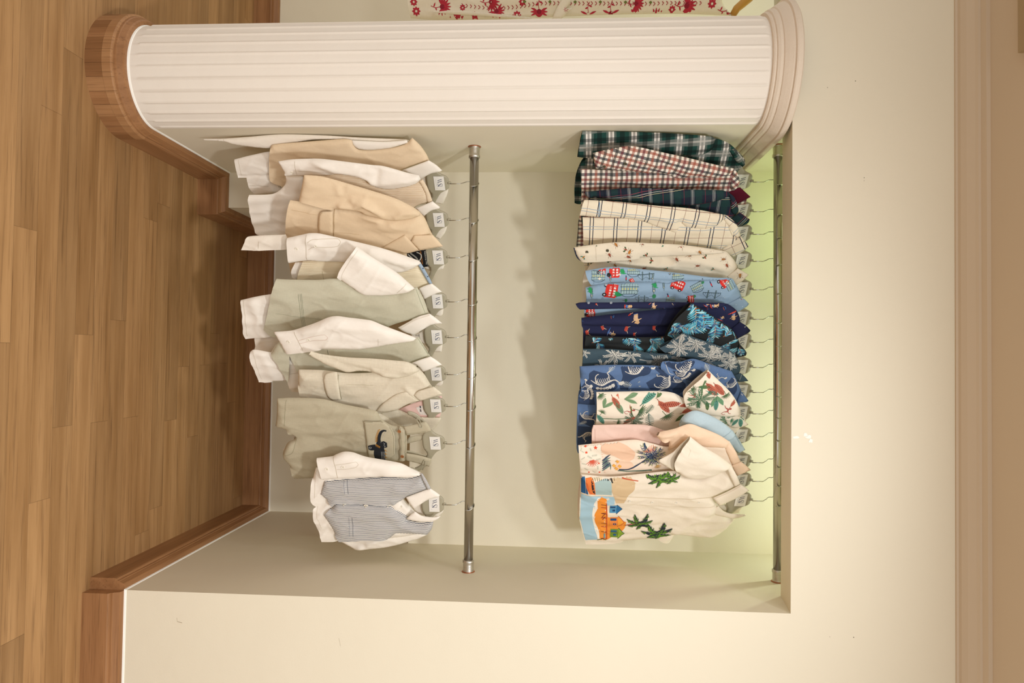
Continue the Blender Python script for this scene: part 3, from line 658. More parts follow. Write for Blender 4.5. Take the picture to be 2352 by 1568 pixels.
GING = ging('gingham'); NPL = cloth('navy_plaid', '#252c38', [(1, .070, .2, .022, '#24403e', .7), (0, .075, .2, .022, '#24403e', .6), (1, .070, .5, .0018, '#c9c6bf', .8), (1, .070, .56, .0018, '#8e9090', .8), (1, .070, .44, .0018, '#8e9090', .8), (0, .075, .5, .0018, '#c9c6bf', .7), (0, .075, .6, .0018, '#8f4a55', .8), (1, .070, .9, .0016, '#7c3040', .8), (0, .075, .42, .0016, '#d6c9a0', .7)], .05)
WPANE = cloth('windowpane', '#e8dcc2', [(1, .082, .42, .0030, '#1e2740', .95), (1, .082, .55, .0030, '#1e2740', .95), (1, .082, .98, .0014, '#7a4438', .85), (0, .072, .35, .0022, '#8aa0b0', .8), (0, .072, .49, .0022, '#8aa0b0', .8), (0, .072, .92, .0014, '#7a4438', .85)], .04)
BEIGE = cloth('pale_khaki_cotton', '#e4d8c0', slub=.03); LBLUE = cloth('london_blue_cotton', '#93adc2', slub=.03); NAVY = cloth('navy_cotton', '#292c48', slub=.03)
BLACK = cloth('charcoal_cotton', '#2c2e2e', slub=.03); SLATE = cloth('slate_cotton', '#41535c', slub=.06); DBLUE = cloth('denim_blue_cotton', '#5d769b', slub=.10); DEEP = '#33435f'
CREAM = cloth('cream_linen', '#f0e4cf', slub=.04); PALEB = cloth('pale_blue_linen', '#b9ccd2', slub=.07); PINK = cloth('rose_cotton', '#e8c8b8', slub=.03); PEACH = cloth('peach_cotton', '#f2d3b4', slub=.03); PEACHL = cloth('light_peach_cotton', '#f4e2cc', slub=.03)
MAROON = cloth('maroon_cotton', '#5a1a2a', slub=.03); PINKL = cloth('pink_lining', '#ecc6bb', slub=.02); FLOR = cloth('cream_muslin', '#e8dfc8', slub=.05)
# ------------------------------------------------------------------ UPPER ROD, left to right
PHI = [50, 47, 43, 40, 38, 36, 35, 35, 35, 35, 35, 35, 35, 34]
US = [418, 486, 538, 600, 665.5, 733, 786, 843.5, 901, 950, 1002, 1062, 1105, 1150]
def G(i, name, label, cat='shirt'): return Garment(name, label, cat, US[i], 1727, PHI[i], 1)
def seam(p, poly, m, cr=None, w=.0009): p.ln(poly, w, m, cr)

g = G(0, 'plaid_shirt', 'green black and grey plaid flannel shirt, against the left side of the niche'); hang(g, 'grey hanger on the upper rod holding the green plaid flannel shirt', 0)
p = Part(g, 'body', GPL, 'D', [1420,105,1540,150,1640,240,1688,300,1690,350,1620,415,1560,640,210,700,155,690,155,545,175,420,230,300,330,250,1300,180], 0, .012, seed=2, hem=(8, 9, 10, 11)); seam(p, [1545,240,1600,330,1640,400], '#12201e'); p.build()
p = Part(g, 'sleeve', GPL, 'D', [225,42,600,48,1000,62,1380,90,1425,112,1395,210,1300,258,1150,272,900,280,600,288,330,292,180,275,200,160], .010, .012, seed=3, ang=3, hem=(11, 12)); seam(p, [345,60,318,280], '#12302a', w=.0012); p.build()
p = Part(g, 'collar', GPL, 'D', [1540,205,1620,232,1672,290,1690,345,1665,365,1600,300], .012, .004, .012, .0006, 4, ang=40); p.build()

g = G(1, 'checked_shirt', 'gingham shirt checked in cream navy and rust with a maroon inner collar'); hang(g, 'grey hanger on the upper rod holding the rust gingham shirt with maroon collar', 0)
p = Part(g, 'body', GING, 'D', [210,385,500,395,1000,400,1590,380,1625,440,1640,510,1600,585,1700,640,1700,700,1000,760,240,760,212,740,218,570], 0, .012, seed=5, hem=(10, 11, 12), cre=[([500,460,900,520,1300,500], .012, .004)]); seam(p, [1570,470,1590,590], '#5a2a2a'); p.build()
p = Part(g, 'back_panel', GING, 'D', [190,850,235,700,400,760,400,1100,170,1082,185,940], -.020, .006, seed=6, hem=(3, 4, 5)); p.build()
p = Part(g, 'sleeve', GING, 'D', [318,240,500,200,650,178,750,190,950,235,1200,290,1400,340,1590,380,1560,440,1400,462,1200,458,1085,468,960,425,800,420,650,405,500,392,345,378], .012, .013, seed=7, ang=-14, hem=(17,), cre=[([760,200,900,290,1080,450], .012, -.005), ([850,330,1000,420], .008, .004), ([1120,300,1220,440], .012, .003)])
seam(p, [490,208,500,300,510,388], '#5a2a2a', w=.0012); seam(p, [510,300,780,305,800,325,785,345,515,365], '#6a5a4a'); p.build()
for q in ((422, 360), (612, 335)): button(p, *q, BTNG)
p = Part(g, 'shoulder_yoke', GING, 'D', [1590,380,1625,430,1642,515,1590,595,1560,560,1572,470], .012, .004, .01, .0006, 8, ang=48); p.build()
p = Part(g, 'collar', MAROON, 'D', [1545,592,1645,548,1740,635,1610,705,1575,650], .014, .004, .012, .0006, 9, label='plain maroon inner collar'); p.build()

g = G(2, 'plaid_shirt', 'dark navy and green plaid shirt with thin grey lines, between the gingham and windowpane shirts'); hang(g, 'grey hanger on the upper rod holding the dark navy plaid shirt', 0)
p = Part(g, 'body', NPL, 'D', [300,640,640,600,1000,640,1530,590,1590,650,1630,750,1590,810,1560,860,1450,980,240,960,215,760], 0, .010, seed=10, hem=(9, 10)); p.build()
p = Part(g, 'sleeve', NPL, 'D', [245,590,420,575,640,555,900,560,1200,570,1460,575,1535,588,1550,620,1480,658,1300,700,1100,716,900,716,760,685,560,690,430,650,330,632,255,622], .012, .012, seed=11, ang=8, hem=(15,), cre=[([400,600,560,585,700,620,900,700], .010, .004), ([650,560,1000,600,1300,640], .02, -.003)]); seam(p, [420,580,430,645], '#0f1520', w=.0012); p.build()
p = Part(g, 'shoulder_yoke', NPL, 'D', [1535,590,1595,640,1632,750,1605,800,1570,770,1560,660], .012, .004, .01, .0006, 12, ang=50); p.build()
p = Part(g, 'collar', NPL, 'D', [1562,835,1645,775,1733,838,1715,872,1640,905,1590,882], .013, .004, .012, .0006, 12, ang=55); p.build()

g = G(3, 'windowpane_shirt', 'pale yellow shirt with a navy double-line windowpane check'); hang(g, 'grey hanger on the upper rod holding the yellow windowpane shirt', 0)
p = Part(g, 'body', WPANE, 'D', [228,815,600,800,1490,795,1560,830,1620,900,1650,990,1600,1150,1400,1300,290,1330,240,1230,235,1060], 0, .014, seed=13, hem=(8, 9, 10), cre=[([300,1000,900,960,1300,930], .02, .003)]); seam(p, [1540,905,1590,1010], '#a8946a'); p.build()
p = Part(g, 'sleeve', WPANE, 'D', [200,803,228,690,245,662,500,675,900,715,1200,740,1500,795,1500,835,1430,895,1310,928,1160,905,1110,868,1085,950,1060,964,900,905,750,850,550,822,380,815], .012, .013, seed=14, ang=-7, hem=(0, 1), cre=[([1110,868,1150,820,1250,800], .010, -.004), ([350,790,900,800,1050,850], .02, .003)]); seam(p, [385,668,372,812], '#7f98ac', w=.003); p.build()
p = Part(g, 'shoulder_yoke', WPANE, 'D', [1510,800,1575,840,1625,905,1650,985,1610,1010,1570,960,1540,900,1500,840], .012, .004, .01, .0006, 15, ang=55); p.build()
p = Part(g, 'collar', WPANE, 'D', [1478,1110,1655,990,1725,1080,1665,1130,1585,1180,1540,1150], .014, .004, .012, .0006, 15, ang=30); p.build()

g = G(4, 'insect_shirt', 'pale khaki long-sleeved shirt printed with small beetles and insects'); hang(g, 'grey hanger on the upper rod holding the insect print shirt', 0)
p = Part(g, 'body', BEIGE, 'D', [290,1250,420,1200,800,1170,1480,1120,1560,1165,1620,1265,1600,1420,1500,1540,222,1560,235,1340], 0, .014, seed=16, hem=(7, 8, 9), cre=[([480,1210,900,1260,1040,1250], .010, .005), ([1060,1200,1300,1215,1500,1290], .014, .004), ([700,1195,950,1190,1030,1215], .012, -.006)])
for i, (x, y) in enumerate(((470,1215),(650,1205),(780,1275),(980,1278),(1260,1250),(1185,1165),(1330,1178),(1495,1195),(1525,1245),(1400,1280),(1075,1195),(520,1250),(850,1215))): p.mot(beetle if i % 3 else cicada, x, y, 56, random.uniform(-60, 60), g='#5f8c74' if i % 2 else '#4a5a34', **({'m': '#b8743a'} if i % 2 else {'m': '#a4503a'}))
p.build()
p = Part(g, 'sleeve', BEIGE, 'D', [148,1090,400,1055,600,1042,800,1050,1100,1065,1300,1090,1480,1120,1500,1138,1400,1150,1200,1162,1000,1168,750,1178,480,1195,210,1212,172,1160], .012, .013, seed=17, ang=2, hem=(11, 12), cre=[([350,1070,650,1110,1000,1110], .02, -.003)])
for i, (x, y) in enumerate(((350,1068),(530,1075),(760,1062),(955,1072),(1125,1085),(1410,1112),(615,1115),(650,1135),(470,1155),(235,1178),(640,1172),(1285,1138),(800,1165))): p.mot(beetle if i % 3 else cicada, x, y, 60, random.uniform(-70, 70), g='#5f8c74' if i % 2 else '#4a5a34', **({'m': '#c07a30'} if i % 2 else {'m': '#a4503a'}))
seam(p, [345,1062,352,1205], STITCH); p.build()
for q in ((267, 1133), (452, 1122)): button(p, *q, BTNG)
q = Part(g, 'cuff_lining', flat('#33384a', .9, 0, 'dark_cuff'), 'D', [146,1092,176,1110,195,1160,210,1212,178,1185,158,1140], .014, .003, .01, .0003, 1, label='dark navy inside of the cuff'); q.build()
p = Part(g, 'collar', BEIGE, 'D', [1530,1350,1625,1278,1723,1335,1670,1390,1612,1430,1560,1400], .014, .004, .012, .0006, 18); p.mot(beetle, 1645, 1340, 70, -80, m='#c07a30'); p.build()

g = G(5, 'city_print_shirt', 'light blue shirt printed with red double-decker buses, towers and bridges'); hang(g, 'grey hanger on the upper rod holding the blue bus print shirt', 0)
city = [(bus, 480, 265, 150, -8), (building, 650, 255, 170, -90), (tree, 860, 315, 75, 0), (tower, 870, 250, 120, -85), (tower, 960, 228, 90, -80), (bus, 1085, 218, 115, 70), (building, 1260, 235, 110, -60), (tree, 1300, 190, 60, 0), (guard, 1000, 318, 75, -70), (bridge, 1390, 290, 130, -90), (guard, 1385, 205, 60, -60), (bridge, 760, 335, 100, -90), (bus, 1500, 190, 100, 40), (dino_green, 540, 290, 100, 60), (tower, 310, 295, 110, -85), (bus, 1200, 345, 75, 10), (tree, 1225, 318, 60, 0), (building, 1560, 215, 100, 30), (dino_green, 880, 215, 70, 20), (bus, 290, 450, 110, 0), (bus, 300, 490, 100, 0), (building, 1020, 352, 90, -90), (dotz, 700, 300, 90, 0), (dotz, 1180, 270, 90, 0), (dotz, 1470, 300, 90, 0), (tree, 610, 355, 55, 0), (dino_green, 300, 262, 70, 10)]
p = Part(g, 'body', LBLUE, 'E', [255,235,400,200,850,180,1545,150,1605,200,1648,290,1655,330,1560,600,250,600,243,430,262,340], 0, .014, seed=19, hem=(8, 9, 10), cre=[([300,360,800,350,1300,370], .02, -.003)])
for f, x, y, s_, r_ in city: p.mot(f, x, y, s_, r_)
p.build()
p = Part(g, 'sleeve', LBLUE, 'E', [252,85,400,60,550,50,750,70,1000,95,1200,120,1400,145,1545,150,1500,165,1300,172,1060,182,1000,200,850,185,500,190,400,205,310,215,270,140], .012, .013, seed=20, ang=-4, hem=(15, 16), cre=[([800,180,1000,190,1060,185], .006, -.004)])
for f, x, y, s_, r_ in ((bus, 510, 85, 130, 0), (bus, 400, 80, 90, 0), (building, 690, 90, 120, -90), (tree, 900, 92, 60, 0), (bridge, 800, 130, 120, -85), (building, 370, 135, 130, -90), (tower, 480, 155, 80, -85), (guard, 620, 150, 60, -85), (building, 1090, 135, 110, -85), (bus, 1250, 108, 70, 0), (guard, 1310, 150, 45, -80), (tower, 860, 150, 80, -90), (bus, 670, 178, 50, 30), (dino_green, 590, 95, 70, 30), (dotz, 1000, 110, 80, 0), (bus, 1040, 104, 60, 80)): p.mot(f, x, y, s_, r_)
seam(p, [335,82,330,205], '#6f8aa0'); p.build()
for q in ((380, 152), (560, 120)): button(p, *q, BTN, .0045)
p = Part(g, 'collar', LBLUE, 'E', [1530,385,1655,322,1690,345,1725,380,1712,402,1612,465,1570,430], .014, .004, .012, .0006, 21); p.mot(dotz, 1640, 390, 120, 0); p.mot(bus, 1665, 330, 30, 0); p.build()

g = G(6, 'surf_print_shirt', 'navy long-sleeved shirt printed with surfing dogs on red boards'); hang(g, 'grey hanger on the upper rod holding the navy surf print shirt', 0)
p = Part(g, 'body', NAVY, 'E', [217,508,500,475,950,430,1500,380,1570,405,1625,460,1642,545,1560,640,1500,780,230,790,232,600,220,572], 0, .014, seed=22, hem=(9, 10, 11, 12), cre=[([232,592,600,600,1000,600], .012, -.008), ([230,540,950,500], .03, .004), ([950,440,1100,420,1400,400], .012, -.004)])
for f, x, y, s_, r_, k in ((surfer, 712, 510, 130, -75, {}), (wave, 500, 495, 85, 0, {}), (surfer, 1590, 495, 100, -80, {}), (crab, 405, 605, 90, 30, {}), (crab, 620, 610, 100, -20, {}), (crab, 265, 640, 100, 10, {}), (surfer, 490, 650, 90, -20, dict(c='#3f6fb0')), (crab, 870, 605, 90, 0, {}), (surfer, 1480, 510, 60, 60, {}), (wave, 1510, 425, 60, 20, {}), (wave, 225, 530, 70, 10, {}), (crab, 690, 655, 70, 0, {}), (surfer, 1390, 400, 60, 60, {}), (wave, 1360, 430, 40, 0, {})): p.mot(f, x, y, s_, r_, **k)
p.build()
p = Part(g, 'sleeve', NAVY, 'E', [165,382,210,370,500,370,900,365,1200,370,1500,375,1522,392,1450,415,1000,425,600,425,215,433,185,405], .012, .010, .02, .002, 23, hem=(10, 11))
for f, x, y, s_, r_ in ((crab, 350, 385, 50, 0), (wave, 480, 380, 60, 0), (surfer, 640, 405, 80, 0), (surfer, 870, 400, 80, -70), (crab, 1030, 378, 60, 0), (surfer, 1420, 400, 90, 20), (wave, 965, 425, 30, 0), (surfer, 1350, 392, 50, 60)): p.mot(f, x, y, s_, r_)
p.build()
for q in ((283, 381), (485, 377)): button(p, *q, flat('#9aa0a8', .4), .0045)
p = Part(g, 'collar', NAVY, 'E', [1562,610,1645,545,1700,580,1740,622,1722,642,1620,698,1590,662], .014, .004, .012, .0006, 24); p.mot(track, 1690, 590, 30, 20); p.build()

g = G(7, 'tropical_shirt', 'black short-sleeved shirt with large turquoise tropical leaves'); hang(g, 'grey hanger on the upper rod holding the black and turquoise leaf shirt', 0)
p = Part(g, 'body', BLACK, 'E', [255,668,600,680,960,672,1500,560,1570,610,1640,740,1600,860,1500,950,235,950,240,780], 0, .014, seed=25, hem=(8, 9), cre=[([300,762,900,762], .010, -.006)])
for x, y, s_, r_ in ((350,705,110,60),(640,700,150,-65),(700,715,130,-80),(880,735,130,-30),(380,770,100,-60),(720,800,130,-60),(850,800,130,-90),(930,720,110,-110),(480,690,60,-70),(1590,700,150,60),(1580,820,150,-20),(1500,780,120,60)): p.mot(paradise, x, y, s_, r_, seed=int(x))
p.build()
p = Part(g, 'sleeve', BLACK, 'E', [1200,368,1360,465,1500,560,1565,605,1600,700,1450,770,1250,760,960,748,975,660,1030,550,1110,450], .012, .014, seed=26, ang=-30, hem=(7, 8, 9, 10), cre=[([1220,500,1400,640], .03, .004)])
for x, y, s_, r_ in ((1060,590,130,-20),(1040,650,130,10),(1250,460,200,-75),(1320,520,200,-70),(1170,600,170,-15),(1250,590,200,30),(1420,620,160,-80),(1180,410,90,40),(1500,590,110,30),(1370,700,90,-60),(1545,640,120,60),(1420,540,120,-80)): p.mot(paradise, x, y, s_, r_, seed=int(y))
p.build()
p = Part(g, 'collar', BLACK, 'E', [1600,862,1640,745,1675,780,1705,822,1697,848,1615,866], .014, .004, .012, .0006, 27); p.mot(paradise, 1650, 810, 90, -60); p.build()

g = G(8, 'palm_print_shirt', 'slate grey-blue short-sleeved shirt with pale line-drawn palm trees'); hang(g, 'grey hanger on the upper rod holding the slate palm print shirt', 0)
p = Part(g, 'body', SLATE, 'E', [230,788,500,790,1000,832,1560,805,1612,860,1648,970,1600,1060,1500,1150,200,1150,225,940], 0, .014, seed=28, hem=(8, 9), cre=[([800,860,960,862,1010,830], .010, .005), ([400,900,900,930], .02, -.003)])
for x, y, s_, r_, k in ((515,835,230,-60,0),(665,850,190,30,0),(900,900,200,-20,1),(1100,880,130,20,1),(1360,900,160,-60,1),(1545,915,170,-50,0),(240,830,110,30,0),(400,945,140,20,0),(1610,880,120,40,0),(1490,860,80,-40,1),(980,850,80,30,0)): p.mot(palm if x in (515, 900, 1545) else palm_head, x, y, s_, r_, m='#a9a9a2' if k else '#d2d0c4', seed=int(x))
p.build()
p = Part(g, 'sleeve', SLATE, 'E', [915,768,1020,710,1130,640,1250,690,1400,740,1560,805,1592,862,1450,900,1250,890,1050,850,985,820], .014, .012, seed=29, ang=-20, hem=(10, 0), cre=[([1050,840,1250,850,1450,860], .010, .004)])
for x, y, s_, r_ in ((1095,765,210,-70),(1250,735,170,-60),(1430,785,130,-50),(1370,835,190,-70),(1110,670,110,20),(1470,860,100,-40),(1550,850,110,-60)): p.mot(palm, x, y, s_, r_, m='#c6c4ba', seed=int(x), lean=-.3)
p.build()
p = Part(g, 'collar', SLATE, 'E', [1585,1025,1650,1005,1690,1040,1720,1076,1640,1084,1600,1068], .014, .004, .012, .0006, 30); p.ln([1640,1070,1660,1020], .001, '#c6c4ba'); p.build()

g = G(9, 'dinosaur_shirt', 'blue short-sleeved shirt printed with cream dinosaur skeletons'); hang(g, 'grey hanger on the upper rod holding the blue dinosaur skeleton shirt', 0)
p = Part(g, 'body', DBLUE, 'E', [200,945,500,932,900,940,1570,990,1625,1090,1655,1190,1600,1400,1400,1550,400,1660,185,1705,172,1640,182,1300,195,1180,215,1150,205,1040], 0, .014, seed=31, hem=(7, 8, 9, 10, 11, 12, 13), cre=[([220,1168,800,1165,1100,1165], .010, -.005), ([190,1300,340,1310], .008, -.004)])
for poly in ([290,1010,330,985,400,1000,470,1010,520,1060,545,1130,500,1165,240,1165,215,1130,260,1080,285,1060], [570,945,640,930,760,935,850,975,820,1015,730,1040,650,1090,640,1160,570,1160,565,1120,590,1040,580,990], [860,960,960,960,1060,1030,1150,1100,1150,1150,1100,1190,840,1160,800,1090,880,1050,930,1010], [195,1175,330,1170,340,1300,190,1290], [190,1380,330,1380,330,1500,200,1440], [185,1480,310,1490,320,1640,180,1650], [1370,1010,1450,1020,1480,1080,1440,1120], [1530,1030,1600,1070,1620,1150,1590,1200,1540,1160]): p.bl(poly, DEEP)
p.mot(plates, 420, 1080, 175, -75); p.mot(fernbone, 490, 965, 100, 60); p.mot(bones, 720, 975, 160, -60); p.mot(fernbone, 615, 1105, 115, -15); p.mot(track, 735, 1080, 45, 20); p.mot(track, 742, 1120, 45, 0); p.mot(track, 660, 1165, 40, 60)
p.mot(bones, 980, 1090, 185, -10); p.mot(bones, 1110, 1060, 120, -50); p.mot(bones, 280, 1130, 90, 40); p.mot(plates, 265, 1195, 110, 0); p.mot(bones, 270, 1400, 130, -110); p.mot(fernbone, 230, 1450, 80, 30); p.mot(bones, 260, 1560, 130, 120); p.mot(bones, 1440, 1070, 90, -60); p.mot(bones, 1580, 1110, 110, -60); p.mot(track, 1410, 985, 45, 0)
p.build()
p = Part(g, 'sleeve', DBLUE, 'E', [930,925,945,903,1000,898,1100,905,1225,877,1400,935,1570,990,1560,1060,1480,1120,1300,1112,1120,1070,1010,1035,940,975], .014, .012, seed=32, ang=-15, hem=(12, 0), cre=[([960,915,1020,960,1060,1040], .012, -.005), ([1120,900,1300,960], .02, .003)])
for poly in ([940,905,1000,900,1090,910,1200,885,1250,900,1180,960,1060,980,1000,960], [1040,1000,1240,960,1330,1000,1250,1090,1120,1060]): p.bl(poly, DEEP)
p.mot(bones, 1160, 950, 160, -30); p.mot(plates, 1130, 1010, 110, -40); p.mot(fernbone, 1345, 945, 90, -60); p.mot(bones, 1430, 1060, 90, -60); p.ln([975,925,1010,1010,1050,1030], .0015, '#d8d3c8'); p.build()
p = Part(g, 'collar', DBLUE, 'E', [1612,1268,1655,1170,1690,1210,1722,1255,1700,1267], .014, .004, .012, .0006, 33); p.ln([1650,1185,1670,1205], .002, '#d8d3c8'); p.build()

g = G(10, 'jungle_shirt', 'cream short-sleeved shirt printed with banana leaves, palms and monkeys'); hang(g, 'grey hanger on the upper rod holding the jungle leaf print shirt', 0)
TEAL = dict(m='#6fa593', dk='#2f6350'); RUST = dict(m='#c8765c', dk='#8f3f33'); OLV = dict(m='#6f8a5a', dk='#47603e')
p = Part(g, 'body', CREAM, 'F', [352,78,600,74,900,70,1040,85,1130,130,1400,60,1560,90,1645,230,1655,290,1700,330,1600,450,345,450,345,365,355,230], 0, .014, seed=34, hem=(11, 12, 13))
for f, x, y, s_, r_, k in ((leafpair, 440, 190, 150, 60, {}), (fan, 385, 110, 120, -50, {}), (banana, 530, 175, 150, -60, RUST), (banana, 560, 220, 140, -60, dict(m='#8aa583', dk='#5f7d5a')), (leafpair, 655, 140, 170, 0, {}), (banana, 830, 130, 190, 50, TEAL), (banana, 930, 95, 110, 60, OLV), (banana, 960, 210, 170, -50, RUST), (banana, 1020, 190, 180, 5, RUST), (fan, 980, 285, 150, -50, {}), (fan, 740, 240, 160, -20, {}), (fernbone, 830, 230, 110, 60, dict(m='#4c6b55')), (monkey, 660, 240, 110, -40, {}), (fernbone, 830, 320, 150, -80, dict(m='#56756c')), (palm, 690, 320, 190, -90, dict(m='#4c6b55', tr='#6d7a4a', seed=4)), (banana, 650, 330, 130, 40, RUST), (banana, 390, 320, 130, -60, TEAL), (fan, 540, 345, 90, -10, {}), (banana, 1100, 310, 100, 50, OLV), (banana, 1180, 240, 130, 30, RUST), (toucan, 540, 110, 70, -50, {}), (fan, 400, 260, 90, 60, {}), (banana, 1150, 200, 100, 10, RUST), (banana, 1620, 340, 120, 10, TEAL), (fan, 1560, 300, 120, 60, {}), (banana, 1670, 335, 90, -70, TEAL), (palm, 1520, 330, 130, -80, dict(m='#3f7d5a', tr='#3f7d5a', seed=2))): p.mot(f, x, y, s_, r_, **k)
p.ln([400,315,660,316], .003, '#5f7a52'); p.build()
p = Part(g, 'sleeve', CREAM, 'E', [1355,975,1440,1060,1560,1180,1625,1290,1648,1385,1540,1395,1380,1385,1220,1345,1165,1312,1135,1190,1200,1110,1290,1030], .014, .013, seed=35, ang=-30, hem=(8, 9, 10, 11))
for f, x, y, s_, r_, k in ((banana, 1360, 1010, 120, -70, RUST), (banana, 1325, 1130, 110, 0, OLV), (banana, 1390, 1150, 170, -50, RUST), (banana, 1400, 1180, 110, -20, TEAL), (banana, 1460, 1155, 150, -50, RUST), (fan, 1210, 1150, 110, 40, {}), (palm, 1290, 1225, 240, -110, dict(m='#4c7a5a', tr='#5f7a52', seed=3)), (monkey, 1225, 1210, 90, 20, {}), (leafpair, 1440, 1250, 170, -80, dict(m='#6f9a74')), (banana, 1430, 1290, 120, -85, TEAL), (fan, 1520, 1200, 110, -60, {}), (banana, 1590, 1280, 90, 60, RUST), (monkey, 1530, 1340, 110, -20, {}), (fan, 1260, 1290, 100, 10, {}), (banana, 1350, 1300, 90, -80, OLV), (leafpair, 1190, 1245, 70, 0, {})): p.mot(f, x, y, s_, r_, **k)
p.build()
p = Part(g, 'collar', CREAM, 'F', [1500,310,1620,290,1670,325,1720,370,1700,382,1600,402,1540,380], .014, .004, .012, .0006, 36)
for f, x, y, s_, r_, k in ((banana, 1650, 350, 110, -80, TEAL), (banana, 1600, 350, 90, 60, TEAL), (fan, 1560, 335, 80, 0, dict(m='#3f7d5a'))): p.mot(f, x, y, s_, r_, **k)
p.build()

g = G(11, 'two_tone_shirt', 'rose pink short-sleeved shirt with plain pale blue sleeves and collar'); hang(g, 'grey hanger on the upper rod holding the pink shirt with pale blue sleeve', 0)
p = Part(g, 'body', PINK, 'F', [325,375,700,370,850,385,980,425,1100,400,1300,500,1300,640,310,640,310,430], 0, .014, seed=37, hem=(7, 8), cre=[([800,395,960,470,1010,540], .014, .005), ([330,430,700,440,980,520], .018, -.003)]); seam(p, [340,425,345,600], '#cfa898'); p.build()
p = Part(g, 'shoulder_yoke', PALEB, 'F', [1440,470,1580,425,1640,510,1692,598,1630,628,1560,560,1300,640,1200,520], .004, .008, .012, .0006, 38, label='pale blue shoulder'); seam(p, [1600,460,1660,570], '#93a8b0'); p.build()
p = Part(g, 'sleeve', PALEB, 'F', [1095,375,1120,310,1190,258,1260,247,1380,290,1500,360,1580,430,1605,475,1540,520,1400,500,1250,440,1150,410], .016, .013, seed=38, ang=-20, hem=(11,), label='plain pale blue sleeve', cre=[([1150,330,1350,380,1500,470], .02, .004)]); seam(p, [1105,385,1135,318,1195,270], '#93a8b0'); seam(p, [1600,430,1500,470,1480,500], '#93a8b0'); p.build()

g = G(12, 'beach_print_shirt', 'peach short-sleeved shirt with palm trees and a patterned border hem'); hang(g, 'grey hanger on the upper rod holding the peach palm shirt with border hem', 0)
p = Part(g, 'body', PEACHL, 'F', [190,557,450,530,700,508,850,540,1000,570,1200,500,1550,520,1600,600,1648,700,1590,760,1560,900,1000,960,300,1100,205,1215,184,1212,186,1020,208,812], 0, .014, seed=39, hem=(13, 14, 15, 16), cre=[([850,540,950,600,1000,700], .014, -.003)])
p.bl([400,560,480,540,620,560,700,620,690,680,640,700,560,680,500,650,430,640,395,600], '#efc7a8'); p.bl([540,690,620,690,680,720,690,770,520,780], '#f2cfb2')
p.bl([190,557,384,538,420,806,208,812], '#f5ead6', corner=30)
for i in range(14): t = i/13; p.ln([384+36*t, 545+255*t, 400+36*t, 543+255*t], .0012, '#f0b89c')
for f, x, y, s_, r_, k in ((star, 345, 585, 45, 20, {}), (star, 255, 578, 32, 0, {}), (star, 262, 625, 36, 20, {}), (shell, 320, 712, 110, -70, {}), (sprig, 290, 660, 70, 20, {}), (sprig, 335, 650, 70, 60, {}), (sprig, 230, 670, 60, 90, {}), (sprig, 240, 720, 60, 40, {}), (sprig, 260, 770, 70, 10, {}), (sprig, 370, 680, 60, 70, {}), (sprig, 365, 750, 60, -30, {}), (sprig, 300, 600, 50, -20, {}), (sprig, 215, 600, 50, -50, {}), (star, 375, 715, 26, 10, {}), (star, 380, 797, 28, 10, {}), (star, 285, 800, 26, 40, {}), (sprig, 330, 795, 50, 20, {}), (sprig, 230, 620, 40, 20, {}), (palm, 850, 640, 260, -75, dict(m='#2f4566', tr='#3a4a5a', m2='#8f9a74', seed=8, n=10)), (fernbone, 830, 600, 130, 20, dict(m='#e88a6a')), (fernbone, 840, 690, 110, 160, dict(m='#6f8a74'))): p.mot(f, x, y, s_, r_, **k)
p.ln([555,770,650,765,760,710,850,640], (.006, .004), '#34445a'); p.ln([545,780,700,785,850,775], (.003, .006), '#4a6a5a')
for k in range(6): p.ln([405, 690+18*k, 440+8*k, 668+12*k, 480, 640+26*k], (.004, .006, .001), '#5f7d7a' if k % 2 else '#3a4f66')
for q in ((510,735),(540,700),(560,740),(530,760)): p.bl([q[0]-18,q[1],q[0],q[1]-14,q[0]+20,q[1],q[0]+4,q[1]+16], '#f0b050')
p.mot(shell, 905, 745, 60, -70, m='#c9a060'); p.build()
p = Part(g, 'sleeve', PEACH, 'F', [890,465,920,440,1050,410,1190,366,1300,400,1450,462,1550,525,1530,580,1350,570,1200,540,1100,560,1000,600,1010,520,930,510], .016, .012, seed=40, ang=-20, hem=(0, 12), cre=[([940,470,1100,450,1250,480], .012, .004), ([1180,370,1100,440,1010,510], .010, -.003)]); p.build()
p = Part(g, 'shoulder_yoke', PEACH, 'F', [1535,525,1600,600,1648,705,1575,738,1540,660,1510,580], .014, .004, .01, .0005, 41); p.build()
p = Part(g, 'collar', PEACH, 'F', [1570,740,1655,705,1700,740,1742,780,1622,833,1590,790], .016, .004, .012, .0006, 41); p.build()

g = G(13, 'beach_hut_shirt', 'cream button-front shirt with beach huts and green palms, rightmost on the upper rod'); hang(g, 'grey hanger on the upper rod holding the cream beach hut shirt', 0)
p = Part(g, 'body', CREAM, 'F', [215,820,500,838,1050,788,1160,846,1290,858,1500,775,1570,738,1645,905,1410,1030,1455,1105,1530,1200,1600,1215,1500,1320,1360,1378,1050,1352,900,1382,600,1405,255,1411,215,1260,198,1180,202,1010], 0, .020, seed=42, w=.05, hem=(16, 17, 18, 19), cre=[([1450,1110,1350,1150,1200,1200], .02, .004), ([1380,1170,1200,1260,1060,1345], .016, .004), ([1500,800,1400,960], .02, -.003)])
p.bl([205,1010,520,1020,515,1090,430,1100,400,1040,365,1030,345,1090,330,1200,355,1300,360,1400,255,1410,215,1260,198,1180], '#a9c9d6'); p.bl([360,1030,400,1020,440,1040,445,1100,430,1200,430,1400,370,1400,335,1300,315,1190,330,1090,345,1060], '#f5ecdc'); p.bl([365,1040,400,1020,445,1040,455,1200,620,1240,600,1310,450,1400,380,1400,375,1330,340,1250,335,1180,360,1130], '#f0963a')
